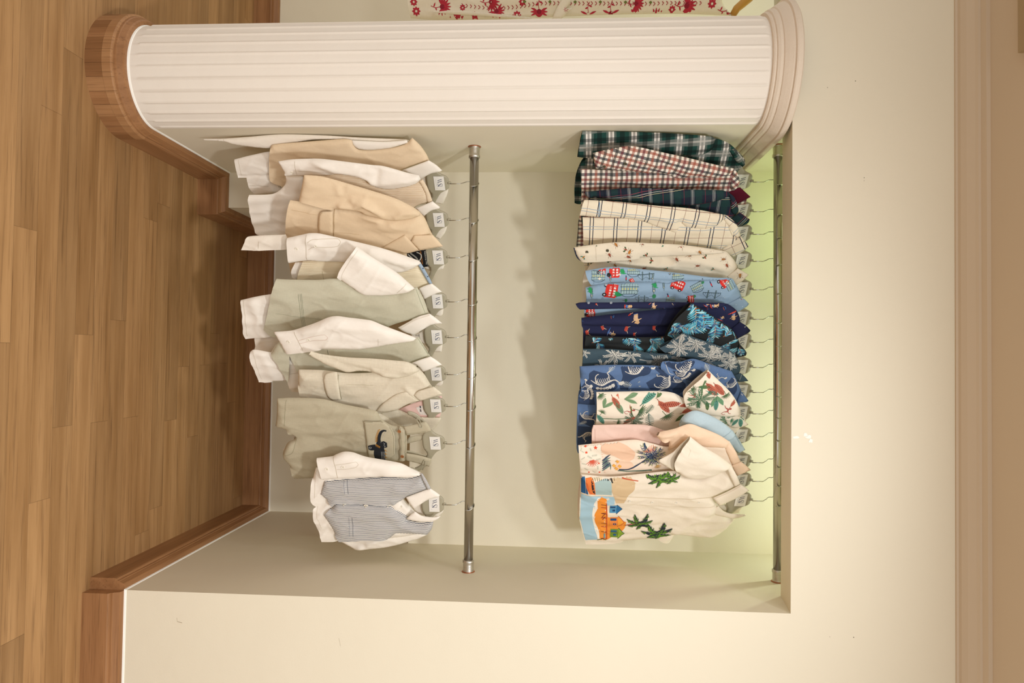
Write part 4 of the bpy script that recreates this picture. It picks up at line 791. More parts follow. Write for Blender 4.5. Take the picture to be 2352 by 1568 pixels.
p.bl([500,860,560,840,640,850,705,900,690,960,640,1010,600,1075,530,1080,510,1020,485,930], '#d9bd94'); p.bl([335,900,440,880,490,900,490,1005,340,1003], '#a9bfbc'); p.bl([215,822,245,822,255,900,280,1002,215,1000], '#2c5f8f')
p.bl([255,870,310,868,335,900,345,1003,290,1000,262,940], '#e8803f'); p.bl([305,880,322,885,338,980,345,1002,325,990,310,940], '#3a2a2a'); p.ln([262,880,285,970,310,995], .003, '#d9603a')
p.ln([310,878,420,880,540,885], (.008, .006, .010), '#e8d9b8'); 
for k in range(11): p.ln([320+19*k, 872, 326+19*k, 890], .0015, '#2a2a2a')
p.ln([350,868,470,858,600,875,730,885], (.004, .003), '#c9603f'); p.ln([455,890,480,870,500,905], .004, '#2a2a2a'); p.ln([330,862,400,852,470,860], (.004, .010, .002), '#7d9a3a'); p.ln([330,860,380,850], .004, '#f0b050')
p.mot(fatpalm, 910, 850, 210, -80, seed=3, trunk=False); p.mot(fatpalm, 1030, 850, 140, -100, seed=5, trunk=False); p.ln([1000,885,1080,887], .003, '#2a3040')
p.mot(hut, 520, 1130, 120, -90+90, wall='#5f9fc4', roof='#2f6f9f', dk='#27506f'); p.mot(hut, 528, 1240, 140, 0, wall='#ee9248', roof='#f0a23c', dk='#c4542f'); p.mot(hut, 530, 1345, 140, 0, wall='#7d9a34', roof='#8fae3a', dk='#2f4a4a', win='#2f5f8c')
for k, y in enumerate((1090, 1115, 1165, 1205, 1250, 1290, 1330, 1385)): p.ln([395, y, 445, y+4], .0022, '#a8322a' if k % 2 else '#6a2a2a')
p.ln([445,1075,445,1395], .0025, '#c4432f'); p.ln([395,1165,435,1160,400,1200,436,1195,405,1220], .0018, '#7a2a2a'); p.ln([425,1350,425,1385], .006, '#7fa0a4')
p.mot(fatpalm, 745, 1240, 215, -90, seed=1, trunk=False); p.ln([610,1280,660,1262,725,1240], .005, '#c96f58'); p.mot(fatpalm, 900, 1335, 250, -80, seed=2, trunk=False); p.mot(fatpalm, 985, 1370, 50, -80, seed=2, trunk=False); p.ln([850,1385,880,1395,905,1380], .006, '#2a2f3a')
p.ln([360,1400,400,1390,440,1400], .003, '#4a6a2a')
seam(p, [205,1008,600,1018,1000,1030,1410,1032], '#d2c2a4', w=.0013); seam(p, [560,1080,1000,1105,1350,1110,1440,1100], '#e0d2b8'); seam(p, [1170,850,1300,842,1500,775], '#d9c9ac'); seam(p, [250,830,258,1000], '#d9d2c0'); p.build()
for q in ((455,1040),(652,1052),(853,1066),(1070,1072),(1272,1063)): button(p, *q, BTN, .0052)
p = Part(g, 'sleeve', CREAM, 'F', [1195,478,1300,560,1450,650,1570,740,1525,772,1400,832,1285,858,1170,850,1085,795,1048,690,1110,580], .024, .014, seed=43, ang=-35, hem=(8, 9, 10), cre=[([1100,700,1250,720,1500,745], .03, .004)]); seam(p, [1150,560,1200,600,1180,650], '#e2d6c2'); p.build()
p = Part(g, 'sleeve_inside', CREAM, 'F', [912,692,1040,620,1120,540,1196,480,1120,575,1060,690,1050,785,985,750,925,715], .018, .003, .02, .001, 44, label='turned-back inner side of the near sleeve'); p.build()
p = Part(g, 'sleeve', CREAM, 'F', [1600,1215,1560,1270,1470,1342,1360,1380,1200,1367,1060,1352,1015,1425,975,1420,890,1385,1000,1300,1300,1250,1500,1200], -.014, .012, seed=45, hem=(6, 7), label='far short sleeve'); p.build()
p = Part(g, 'shoulder_yoke', CREAM, 'F', [1560,740,1600,800,1648,905,1600,930,1560,850,1525,765], .024, .003, .01, .0004, 46); seam(p, [1530,770,1595,925], '#d9c9ac'); p.build()
p = Part(g, 'neck_inside', CREAM, 'F', [1445,1105,1530,1085,1640,1030,1665,1100,1640,1165,1560,1170,1500,1150], -.021, .003, .02, .0005, 47)
p.bl([1545,1050,1608,1038,1602,1108,1552,1120], '#e9e4d8'); 
for poly in ([1562,1062,1598,1072],[1562,1074,1600,1082],[1598,1090,1600,1098,1580,1100,1575,1092,1562,1096],[1600,1100,1566,1108],[1552,1070,1553,1105]): p.ln(poly, .0012, '#2a3040')
p.build()
p = Part(g, 'collar', CREAM, 'F', [1403,1032,1530,975,1650,910,1690,935,1727,965,1600,1040,1462,1102,1435,1075], .026, .005, .015, .0006, 48, label='near wing of the open collar'); seam(p, [1425,1038,1545,985,1655,925], '#ded0b8'); p.build()
p = Part(g, 'collar', CREAM, 'F', [1353,1158,1450,1103,1500,1150,1560,1172,1690,1182,1702,1190,1600,1216,1450,1190], .016, .004, .012, .0006, 49, label='far wing of the open collar'); p.build()

# ------------------------------------------------------------------ LOWER ROD, left to right
PL = [50, 46, 42, 37, 35, 35, 35, 33, 15]
LS = [(422, 1029.6), (506, 1029), (592, 1028), (693, 1024.5), (775, 1023), (860, 1021.5), (933, 1020), (1019, 1019.5), (1159, 1018)]
def GL(i, name, label, cat): return Garment(name, label, cat, LS[i][0], LS[i][1], PL[i], 0)
LG = 'grey hanger on the lower rod holding the '
g = GL(0, 'dress_shirt', 'white dress shirt under the plain camel waistcoat, beside the left wall', 'shirt'); hang(g, LG+'plain camel waistcoat and white shirt', 0)
p = Part(g, 'sleeve', WHITE2, 'A', [22,70,190,65,400,50,660,30,1000,38,1300,56,1680,72,1720,85,1640,112,1240,80,950,72,770,100,600,140,520,142,290,115,190,88,30,78], -.004, .008, .02, .002, 50, label='near sleeve hanging along the wall'); seam(p, [188,66,188,86], '#cdbfa6'); p.build()
p = Part(g, 'shirt_tail', WHITE, 'A', [280,235,420,200,600,170,900,200,900,560,690,520,437,520,435,490,405,452,385,372,318,372], -.004, .010, seed=51, hem=(6, 7, 8, 9, 10, 11), cre=[([320,372,560,368], .006, -.003)]); seam(p, [305,235,340,368], STITCH); seam(p, [405,447,560,452], '#b8a688'); p.build(); button(p, 643, 460, BTN, .005)
p = Part(g, 'sleeve_inside', WHITE, 'A', [1238,78,1252,118,1300,150,1400,158,1560,140,1700,98,1690,78,1500,90], .010, .006, .012, .001, 52, label='shirt shoulder showing through the armhole'); p.build()
p = Part(g, 'neck_inside', WHITE2, 'A', [1800,395,1870,345,1930,335,2000,400,2030,480,2005,560,1985,600,1900,590,1830,470], -.019, .003, .012, .0005, 53); p.build()
p = Part(g, 'collar', WHITE, 'A', [1648,325,1760,285,1870,243,1930,280,1980,325,1960,336,1885,352,1805,397,1735,355], .026, .004, .012, .0006, 54); p.build()
g2 = GL(0, 'waistcoat', 'plain camel waistcoat beside the left wall, leftmost on the lower rod', 'waistcoat')
p = Part(g2, 'front_panel', CAMEL, 'A', [578,135,620,112,900,88,1180,68,1240,76,1262,130,1300,155,1400,160,1560,142,1680,108,1735,58,1800,120,1850,190,1875,242,1650,328,1500,500,1200,650,800,790,705,780,625,600,690,520,695,450,660,430,600,410,573,380], .010, .012, seed=55, hem=(18, 19, 20, 21, 22, 23, 24, 25), cre=[([820,215,1000,225], .010, .002)]); seam(p, [1790,110,1865,235], '#c2a47c'); seam(p, [815,213,920,218], '#c2a47c'); p.build()

g = GL(1, 'dress_shirt', 'white long-sleeved shirt under the camel striped waistcoat', 'shirt'); hang(g, LG+'camel striped waistcoat and white shirt', 0)
p = Part(g, 'shirt_tail', WHITE, 'A', [700,370,840,372,900,500,1000,800,720,862,490,840,462,820,420,700,397,560,400,526,600,515,694,440], -.002, .010, seed=56, hem=(4, 5, 6, 7, 8), cre=[([560,540,600,700,620,850], .03, -.004)]); p.build()
p = Part(g, 'sleeve', WHITE, 'A', [635,252,720,238,800,232,980,230,1200,255,1400,280,1500,290,1700,345,1790,365,1805,397,1770,430,1700,456,1550,480,1450,467,1390,435,1360,402,1250,370,1130,355,1000,368,850,368,700,370,690,342], .022, .012, seed=57, ang=-8, hem=(20,), cre=[([930,250,1100,330,1300,370,1400,430], .014, .006), ([1300,290,1450,330,1440,420], .012, -.004), ([830,300,1000,290], .01, .002), ([1450,440,1600,430,1780,390], .012, .004)])
seam(p, [770,236,775,300,790,365], '#b8a688'); seam(p, [800,330,1000,345,1060,350], '#c9b99c'); p.build(); button(p, 748, 346, BTN, .005)
p = Part(g, 'neck_inside', WHITE2, 'A', [1780,640,1880,650,1940,640,1990,690,2020,740,2010,820,1960,890,1900,850,1830,700], -.019, .003, .012, .0005, 58); p.build()
p = Part(g, 'collar', WHITE, 'A', [1765,635,1850,600,1900,577,1962,625,1955,636,1890,655,1828,700,1790,665], .024, .004, .012, .0006, 59); p.build()
g2 = GL(1, 'waistcoat', 'camel striped waistcoat, second from the left on the lower rod', 'waistcoat')
p = Part(g2, 'front_panel', CSTR, 'A', [850,362,1300,330,1380,390,1500,440,1650,440,1780,410,1822,400,1862,470,1902,577,1765,622,1700,720,1200,800,850,700], .008, .011, seed=60, hem=(11, 12)); p.build()
p = Part(g2, 'shoulder_strap', CSTR, 'A', [1790,412,1822,400,1862,470,1902,577,1862,590,1835,500], .018, .003, .01, .0004, 61, ang=45); p.build()

g = GL(2, 'blazer', 'camel linen blazer with flap pocket and a black label inside its collar', 'blazer'); hang(g, LG+'camel blazer with the black label', 0)
p = Part(g, 'body', CAMELB, 'A', [738,568,1000,610,1300,660,1600,690,1790,658,1840,720,1902,852,1985,945,1690,1000,1700,1090,1500,1150,755,1182,745,1090,715,880,712,760,722,650], 0, .020, seed=62, w=.04, hem=(11, 12, 13, 14, 15), cre=[([1150,660,1250,655,1340,700,1450,740], .012, .005), ([1130,700,1300,760,1500,760], .02, -.003), ([1380,720,1520,790,1700,800], .03, .004)])
seam(p, [1092,652,1094,867], '#b3946a', w=.0022); seam(p, [745,650,960,690], '#cbae84'); seam(p, [1100,830,1300,850], '#cbae84'); p.build()
q = Part(g, 'pocket_flap', CAMELB, 'A', [1083,660,1083,866,966,845,967,740,975,685,1000,662], .0265, .003, .008, .0006, 63); seam(q, [1000,670,978,700,975,838], '#c2a47c'); q.build()
p = Part(g, 'sleeve', CAMELB, 'A', [850,362,1000,375,1200,430,1400,490,1600,555,1740,625,1800,668,1800,695,1720,722,1600,737,1500,727,1420,705,1345,688,1320,668,1250,652,1100,640,950,605,808,573,830,460], .022, .013, seed=64, ang=-15, hem=(15, 16), cre=[([1150,620,1250,640,1330,600,1420,640], .010, .006), ([1250,575,1340,590,1480,690], .012, .005), ([1600,720,1650,680,1780,665], .010, .004), ([900,400,1150,470], .02, -.003), ([1140,520,1120,470], .012, .003)]); p.build()
p = Part(g, 'lapel', CAMELB, 'A', [1480,962,1580,905,1675,853,1740,920,1800,975,1690,1003,1600,985], .024, .004, .014, .0008, 65); p.build()
p = Part(g, 'collar', CAMELB, 'A', [1727,905,1750,858,1903,853,1948,900,1986,946,1880,962,1790,978], .026, .004, .014, .0008, 66); p.build()
p = Part(g, 'neck_inside', WHITE2, 'A', [1690,1000,1900,955,1980,960,2010,1050,1990,1130,1900,1150,1800,1110,1720,1090], -.019, .003, .012, .0005, 67); p.build()
q = Part(g, 'neck_label', flat('#15161a', .8, 0, 'black_label'), 'A', [1690,1000,1863,968,1877,1108,1700,1140], -.006, .001, .01, 0, 68, corner=30, label='black woven label with orange and white lettering')
q.ln([1735,985,1790,1000,1810,1020,1800,1055,1770,1070,1735,1040,1700,1010], .004, '#b9b8ae'); q.ln([1720,1000,1770,1040,1790,1080], .006, '#8f8f86'); q.ln([1858,975,1870,1100], .0008, '#d8d4c8'); q.ln([1850,978,1862,1102], .0006, '#d8d4c8')
q.build()
def letters(g, parent, txt, cr, x0, y0, x1, y1, h, off, mat):
    """short word set along a pixel line, letters standing on that line"""
    a, b = g.pts(cr, [x0, y0, x1, y1], off); cu = bpy.data.curves.new('lettering', 'FONT'); cu.body = txt; cu.size = 1; o = bpy.data.objects.new('lettering', cu); COL.objects.link(o)
    dg = bpy.context.evaluated_depsgraph_get(); me = bpy.data.meshes.new_from_object(o.evaluated_get(dg)); bpy.data.objects.remove(o)
    xs = [v.co.x for v in me.vertices]; w_ = max(xs)-min(xs); L = math.hypot(b[0]-a[0], b[1]-a[1]); ca, sa = (b[0]-a[0])/L, (b[1]-a[1])/L; hh = h/CR[cr][2]/F_*2.3/.7
    for v in me.vertices: x, y = (v.co.x-min(xs))/w_*L, v.co.y*hh; v.co = (a[0]+x*ca-y*sa, -off, a[1]+x*sa+y*ca)
    return finish('lettering', me, mat, parent, False)
letters(g, q.o, 'MONSOON', 'A', 1795, 988, 1812, 1092, 14, -.0038, flat('#c8823a', .8)); letters(g, q.o, 'Natural Fit', 'A', 1832, 985, 1847, 1095, 12, -.0038, flat('#d8d4c8', .8))

g = GL(3, 'dress_shirt', 'white long-sleeved shirt with buttoned cuff over the cream pinstripe waistcoat', 'shirt'); hang(g, LG+'cream pinstripe waistcoat with blue tape', 0)
p = Part(g, 'shirt_tail', WHITE2, 'A', [340,970,365,915,395,866,700,850,712,880,712,968,480,973], -.008, .008, seed=69, hem=(0, 1, 5, 6)); seam(p, [480,905,475,965], '#b8a688'); p.build()
p = Part(g, 'body', WHITE, 'A', [778,1078,900,1070,900,1216,790,1216,757,1190,752,1140], -.004, .010, seed=70, hem=(3, 4, 5)); p.build()
p = Part(g, 'sleeve', WHITE, 'A', [712,878,860,845,900,838,980,842,1150,880,1500,965,1790,1065,1806,1086,1730,1132,1620,1162,1400,1150,1200,1080,1000,1070,870,1063,728,1083], .022, .013, seed=71, ang=-10, hem=(14,), cre=[([870,900,1000,960,1200,980], .014, .004), ([1400,1000,1600,1090,1780,1080], .016, .005), ([1500,1060,1650,1130], .01, -.003)])
seam(p, [862,848,866,960,872,1062], '#b8a688', w=.0012); seam(p, [880,912,920,890,1120,893,1148,915,1120,945,930,950,885,975], '#c9b99c'); p.build()
for q in ((787, 967), (948, 938)): button(p, *q, BTN, .0055)
p = Part(g, 'collar', WHITE, 'A', [1790,1290,1840,1268,1895,1250,1940,1285,1977,1318,1900,1345,1832,1380,1810,1335], .026, .004, .012, .0006, 77); p.build()
p = Part(g, 'neck_inside', WHITE2, 'A', [1790,1330,1880,1350,1960,1330,1990,1400,1985,1500,1960,1520,1880,1500,1840,1420], -.019, .003, .012, .0005, 72); p.build()
g2 = GL(3, 'waistcoat', 'cream pinstripe waistcoat with a pale blue tape at the neck', 'waistcoat')
p = Part(g2, 'front_panel', PSTR, 'A', [840,1068,1200,1060,1600,1140,1788,1088,1885,1252,1790,1300,1700,1400,900,1380,805,1216], .006, .011, seed=73, hem=(6, 7, 8)); seam(p, [1000,1150,1012,1215], '#a89468'); p.build()
p = Part(g2, 'neck_tape', flat('#9fb0bf', .9, 0, 'blue_tape'), 'A', [1783,1100,1806,1083,1855,1165,1899,1249,1876,1259,1830,1180], .022, .002, .006, .0003, 74, label='pale blue tape along the neck')
p.ln([1822,1122,1826,1130], .003, '#2a3550'); p.ln([1862,1180,1858,1190,1866,1196], .003, '#2a3550'); p.build()

g = gA = GL(4, 'short_sleeved_shirt', 'white short-sleeved shirt whose loose sleeve crosses the long sage waistcoat', 'shirt')
hang(g, LG+'first sage waistcoat and short-sleeved shirt', 0)
p = Part(gA, 'sleeve', WHITE, 'A', [1280,945,1400,1030,1600,1155,1700,1240,1755,1290,1700,1322,1620,1337,1500,1347,1340,1342,1240,1280,1160,1225,1130,1185,1150,1130,1210,1040], .024, .014, seed=75, ang=-30, hem=(10, 11, 12, 13), cre=[([1250,1000,1400,1150,1600,1250], .03, .004), ([1650,1240,1690,1310], .008, .002)])
seam(p, [1300,965,1230,1060,1165,1170,1160,1210], '#d6cab4'); seam(p, [1700,1242,1640,1300,1610,1330], '#cdbfa6'); p.build()
p = Part(gA, 'shirt_tail', WHITE, 'B', [332,318,450,290,590,268,700,268,700,560,603,602,380,622,362,590,350,430], -.008, .010, seed=76, hem=(5, 6, 7, 8), cre=[([420,330,470,450,520,600], .02, .003)]); seam(p, [350,325,385,610], STITCH); p.build()
p = Part(g, 'back_tail', WHITE2, 'B', [445,620,620,602,720,600,720,740,600,746,445,722,453,690], -.018, .006, seed=80, hem=(4, 5, 6)); p.build()
p = Part(g, 'collar', WHITE, 'B', [1617,543,1700,498,1790,450,1877,428,1930,465,1979,506,1890,520,1820,560,1745,606,1665,577], .026, .005, .014, .0008, 81); seam(p, [1640,548,1760,480,1880,440], '#d6cab4'); p.build()
p = Part(g, 'neck_inside', WHITE2, 'B', [1560,600,1745,605,1890,512,1960,540,1985,640,1975,740,1890,740,1850,690,1760,640], -.019, .003, .012, .0005, 82)
p.ln([1835,575,1838,635], .004, '#d9cfae'); p.ln([1790,590,1800,640], .004, '#c9c4b0')
for k in range(5): p.ln([1755+9*k, 592, 1757+9*k, 612], .0012, '#4a4a44')
p.build()
gB = GL(4, 'waistcoat', 'long sage linen waistcoat with a welt pocket, the fully visible one of two', 'waistcoat')
p = Part(gB, 'front_panel', SAGE, 'B', [625,143,700,148,950,152,1150,148,1340,250,1600,262,1750,215,1775,210,1830,310,1870,425,1720,475,1550,530,1400,620,1000,640,850,620,603,602,528,545,560,420,590,270], .008, .014, seed=78, hem=(14, 15, 16, 17, 18), cre=[([620,300,800,400,1200,480], .04, .004), ([1150,200,1350,300,1600,300], .02, -.003)])
for poly in ([805,265,838,525],[820,263,850,525],[830,262,862,520]): seam(p, poly, '#8f9178', w=.0010)
seam(p, [620,425,1200,490], '#a6a78c'); seam(p, [1756,215,1840,425], '#9c9d82'); p.build()

g = GL(5, 'dress_shirt', 'white long-sleeved shirt with a double-button cuff, over the second sage waistcoat', 'shirt'); hang(g, LG+'half-hidden second sage waistcoat', 0)
p = Part(g, 'shirt_tail', WHITE, 'B', [410,740,440,722,580,745,620,680,720,760,728,977,600,978,485,978,450,870,415,800], -.010, .010, seed=79, hem=(6, 7, 8, 9), cre=[([500,760,560,860,600,960], .02, .003)]); seam(p, [430,745,500,965], STITCH); p.build()
p = Part(g, 'shirt_tail', WHITE2, 'B', [740,770,800,745,900,900,900,1040,840,1058,757,1058,730,1000,710,915], -.006, .009, seed=85, hem=(4, 5, 6, 7)); seam(p, [712,925,800,915], '#b8a688'); p.build()
p = Part(g, 'collar', WHITE, 'B', [1728,833,1800,805,1885,778,1935,810,1978,845,1900,875,1822,905,1772,850], .026, .004, .012, .0006, 86); p.build()
p = Part(g, 'neck_inside', WHITE2, 'B', [1822,905,1960,850,1990,900,1985,1000,1960,1022,1890,1005,1850,950], -.019, .003, .012, .0005, 87); p.build()
p = Part(g, 'sleeve', WHITE, 'B', [602,578,750,565,850,535,950,500,1050,458,1120,448,1200,458,1380,480,1422,492,1500,525,1700,600,1767,628,1740,652,1600,672,1300,719,1000,716,840,727,700,749,650,660], .024, .014, seed=83, ang=3, hem=(15, 16), cre=[([870,560,1100,520,1500,570], .03, .004), ([860,700,1200,700,1290,710], .012, .002)])
seam(p, [752,567,800,650,842,725], '#b8a688', w=.0012); seam(p, [800,650,920,612,1018,597,1046,622,1028,642,930,648,815,672], '#d6b8a8'); seam(p, [1458,630,1455,695], '#d6cab4'); p.build()
for q in ((721, 660), (885, 643)): button(p, *q, BTN, .0058)
g2 = GL(5, 'waistcoat', 'sage linen waistcoat with pointed hem, half hidden behind the long white sleeve', 'waistcoat')
p = Part(g2, 'front_panel', SAGE, 'B', [660,650,850,640,1300,690,1600,655,1788,620,1830,690,1882,775,1730,838,1600,900,1200,930,800,885,740,760,735,905,725,978,650,850,580,750], .004, .012, seed=84, hem=(9, 10, 11, 12, 13, 14), cre=[([800,760,1200,800,1600,760], .03, -.003)]); seam(p, [1040,725,1045,765], '#7d7f68', w=.0014); seam(p, [1780,640,1870,780], '#9c9d82'); p.build()

g = GL(6, 'blazer', 'oatmeal linen blazer with rounded pocket flap and pink lining', 'blazer'); hang(g, LG+'oatmeal blazer with pink lining', 0)
p = Part(g, 'body', OAT, 'B', [803,885,1000,890,1220,915,1500,900,1750,848,1830,920,1897,1022,1980,1085,1700,1165,1610,1215,1470,1240,1640,1350,1200,1330,840,1220,845,1115,805,1000], 0, .020, seed=88, w=.04, hem=(11, 12, 13, 14), cre=[([1100,905,1300,920,1540,960], .012, -.003), ([1640,900,1760,900,1880,1010], .02, .004), ([1690,1040,1730,1080], .010, .004)])
seam(p, [1118,905,1155,1130], '#a39878', w=.0016); seam(p, [1105,905,1142,1132], '#a39878', w=.0012); seam(p, [1200,1000,1420,1010], '#c4b998'); p.build()
q = Part(g, 'pocket_flap', OAT, 'B', [1090,905,1118,906,1150,1132,1082,1137,1045,1110,1022,1040,1010,965,1025,925], .0265, .003, .008, .0006, 89); q.build()
p = Part(g, 'sleeve', OAT, 'B', [888,762,907,735,1000,760,1200,785,1400,795,1600,812,1690,822,1760,855,1790,895,1710,935,1600,957,1520,948,1400,905,1300,895,1200,905,1050,850,950,800], .022, .013, seed=90, ang=-8, hem=(0,), cre=[([920,770,1200,860,1450,920], .014, -.004), ([1420,900,1500,930,1600,945], .010, .004)]); p.build()
p = Part(g, 'front_right', OAT, 'B', [1470,1238,1610,1212,1760,1268,1975,1278,1985,1240,1960,1310,1890,1400,1800,1345,1640,1355,1530,1300], -.006, .005, .014, .0008, 91, label='far front edge of the blazer'); p.build()
p = Part(g, 'lapel', OAT, 'B', [1438,1228,1500,1160,1600,1092,1680,1070,1740,1095,1795,1140,1700,1168,1610,1212,1520,1232], .024, .004, .014, .0008, 92); seam(p, [1700,1080,1785,1140], '#b8ad8c'); p.build()
p = Part(g, 'collar', OAT, 'B', [1748,1095,1780,1065,1830,1048,1910,1025,1950,1055,1982,1086,1900,1110,1800,1142,1772,1120], .026, .004, .014, .0008, 93); p.build()
p = Part(g, 'lining', PINKL, 'B', [1610,1215,1760,1155,1975,1100,1990,1180,1960,1276,1760,1272,1690,1242], -.014, .003, .012, .0012, 94, label='pink lining inside the neck')
p.bl([1765,1195,1870,1165,1880,1260,1800,1250], '#efe6dc', corner=30)
for k in range(5): p.ln([1790+17*k, 1185-3*k, 1800+17*k, 1250+k], .0006, '#b9a8a0')
for k, x in enumerate((1800, 1842, 1868)): p.ln([x, 1180, x+3, 1200], .004, '#3a3a4a'); p.ln([x+2, 1208, x+6, 1228], .004, '#4a3a3a')
p.build()

g = GL(7, 'dungarees', 'olive linen dungarees with a crocodile pocket and brown buttons', 'dungarees'); hh_ = hang(g, LG+'olive dungarees by their straps', 0)
p = Part(g, 'bib', DUNG, 'C', [1190,262,1240,330,1330,377,1430,385,1467,400,1470,560,1460,692,1250,705,1190,640], .001, .014, seed=95, w=.02)
p.build(); p.o.name = 'bib'
pb = Part(g, 'body', DUNG, 'C', [300,135,450,130,700,140,900,188,1150,238,1200,252,1240,322,1330,377,1380,382,1400,560,1350,700,1100,740,800,830,470,853,420,740,355,662,362,600,400,530,460,500,468,470,440,460,380,410,285,382,296,300], 0, .018, seed=96, w=.035, hem=(13, 20), cre=[([480,480,700,500,900,520], .03, -.003), ([360,640,420,560,460,490], .01, .003)])
seam(pb, [375,135,368,380], '#948e70'); seam(pb, [430,470,470,500,440,620,370,655], '#948e70'); seam(pb, [1230,262,1262,330,1340,372,1430,380], '#8a8468'); pb.build()
q = Part(g, 'leg_inside', WHITE2, 'C', [355,600,400,530,462,500,468,470,440,462,470,560,400,640], -.020, .004, .012, .001, 97, label='pale inside of the far trouser leg'); q.build()
q = Part(g, 'pocket', DUNG, 'C', [1080,343,1260,346,1335,410,1360,480,1362,640,1308,690,1122,682,1105,560], .0235, .003, .006, .0008, 98, corner=25)
for poly in ([1088,352,1130,676],[1095,352,1256,355,1325,415,1348,482,1350,636]): seam(q, poly, '#8a8468', w=.0008)
BK = flat('#24262a', .95, 0, 'black_felt'); OR = '#b8802f'
q.ln([1284,428,1262,424,1238,436,1222,470,1214,510,1222,560], (.006, .009, .011, .013, .016, .016), BK); q.bl([1195,535,1240,530,1262,580,1275,640,1275,690,1185,690,1172,620], BK); q.bl([1120,560,1150,552,1185,548,1195,600,1145,602,1122,590], BK); q.bl([1235,525,1262,518,1290,534,1292,572,1262,582,1235,570], BK)
for k in range(9): t = k/8; q.ln([1228-22*t-8*math.sin(3*t), 415+100*t, 1205-22*t-8*math.sin(3*t), 425+100*t], (.003, .0015), OR)
for k in range(5): q.ln([1195+8*k, 545+5*k, 1190+8*k, 565+4*k], (.003, .001), OR)
for k in range(3): q.ln([1272, 600+28*k, 1292, 612+28*k], (.005, .001), OR)
for poly in ([1258,532,1270,540,1262,550],[1262,556,1276,562,1268,572],[1130,570,1150,572,1145,585,1128,582,1130,572]): q.ln(poly, .0012, '#cfd0cc')
for k in range(3): q.ln([1240+12*k, 612, 1245+12*k, 680], .0008, '#e0e0dc')
for t in range(14): a = t/13; q.ln([1284-46*a, 436+40*a*a+50*a, 1280-46*a, 440+40*a*a+50*a], .0009, '#c9cac6')
q.build()
for s_, poly, lb in (('shoulder_strap', [1440,392,1550,368,1600,352,1640,345,1668,382,1690,428,1640,442,1540,458,1462,468], .020), ('shoulder_strap', [1456,628,1560,645,1640,665,1690,682,1682,712,1668,748,1620,735,1540,712,1458,695], .018)):
    p = Part(g, s_, DUNG, 'C', poly, lb, .004, .008, .0006, 99); seam(p, [1460,455,1640,432], '#9a9474'); p.build()
q = Part(g, 'back_strap', DUNG, 'C', [1465,520,1500,480,1640,462,1655,475,1600,510,1520,530,1462,545], -.012, .003, .012, .0015, 100); q.build()
q = Part(g, 'back_strap', DUNG, 'C', [1450,608,1480,604,1650,650,1655,664,1600,655,1458,630], -.010, .002, .006, .0005, 100); q.build()
def ring(g, cr, pts, off, r, mat, name, parent):
    P = [(a, -off, b) for a, b in g.pts(cr, pts, off)]; V, Fc = [], []; tube(V, Fc, P+[P[0]], r, 8, False); return mesh_obj(name, V, Fc, mat, parent)
ring(g, 'C', [1560,308,1575,315,1605,385,1600,400,1585,395,1556,322], .026, .0014, MHANG, 'strap_buckle', g.root)
ring(g, 'C', [1622,690,1634,700,1628,745,1610,780,1598,770,1606,720], .024, .0014, MHANG, 'strap_buckle', g.root)
class _Q: pass
pbib = Part(g, 'bib_band', DUNG, 'C', [1395,384,1467,400,1470,560,1460,692,1395,690,1400,560], .011, .0135, .006, .0005, 101, corner=25); seam(pbib, [1410,392,1418,560,1408,688], '#8a8468', w=.0008); seam(pbib, [1452,404,1455,560,1448,688], '#8a8468', w=.0008); pbib.build()
for q in ((1400, 432), (1427, 657)): button(pbib, *q, BTNB, .0065)

g = GL(8, 'dress_shirt', 'white shirt under the blue striped waistcoat, rightmost on the lower rod', 'shirt'); hang(g, LG+'blue striped waistcoat and white shirt, rightmost', 0)
p = Part(g, 'body', WHITE, 'C', [650,758,900,780,1590,820,1660,950,1440,1035,1540,1160,1460,1225,1690,1240,1600,1340,1290,1395,870,1402,720,1398,690,1305,647,1200,643,1110,665,1092,625,1042,618,950,628,840], 0, .022, seed=102, w=.045, hem=(10, 11, 12, 13, 14, 15, 16, 17), cre=[([690,1290,760,1240,830,1330], .012, .004), ([650,1120,700,1100,760,1060], .01, -.004), ([1370,1110,1420,1080,1460,1130], .012, .004)])
seam(p, [648,770,638,900,640,1030], STITCH); seam(p, [660,1110,662,1200,705,1300], STITCH); p.build(); button(p, 1415, 1106, BTN, .0055)
p = Part(g, 'sleeve', WHITE, 'C', [658,672,800,655,830,640,900,615,980,620,1100,660,1400,715,1500,760,1597,808,1605,822,1500,850,1400,848,1300,840,1060,850,850,857,712,868,682,745], .028, .015, seed=103, ang=-4, hem=(15, 16), cre=[([820,690,1000,720,1300,760], .03, .004), ([1280,840,1400,820,1560,818], .012, .004)])
seam(p, [795,657,825,740,842,858], '#b8a688', w=.0012); seam(p, [830,730,930,715,1012,703,1037,725,1012,750,925,768,840,775], '#cbbca2'); p.build()
for q in ((747, 770), (896, 748)): button(p, *q, BTN, .006)
p = Part(g, 'sleeve', WHITE, 'C', [1655,1360,1580,1395,1500,1420,1380,1455,1250,1481,1130,1492,1020,1502,960,1472,880,1430,800,1396,900,1380,1290,1360,1550,1320], -.012, .013, seed=104, label='far sleeve', cre=[([1050,1480,1180,1420,1330,1370], .016, .006), ([960,1440,1080,1460], .012, -.004)]); p.build()
p = Part(g, 'neck_inside', WHITE2, 'C', [1500,1100,1600,1060,1740,1005,1790,1060,1795,1150,1750,1200,1650,1190,1560,1165], -.021, .003, .012, .0005, 105)
p.bl([1612,1075,1665,1062,1672,1100,1655,1162,1622,1160], '#ece6da', corner=30)
for poly in ([1660,1068,1640,1076],[1660,1080,1642,1088],[1665,1092,1645,1110],[1645,1110,1665,1112],[1630,1080,1634,1150],[1668,1100,1650,1095]): p.ln(poly, .0022, '#2a3040')
p.build()
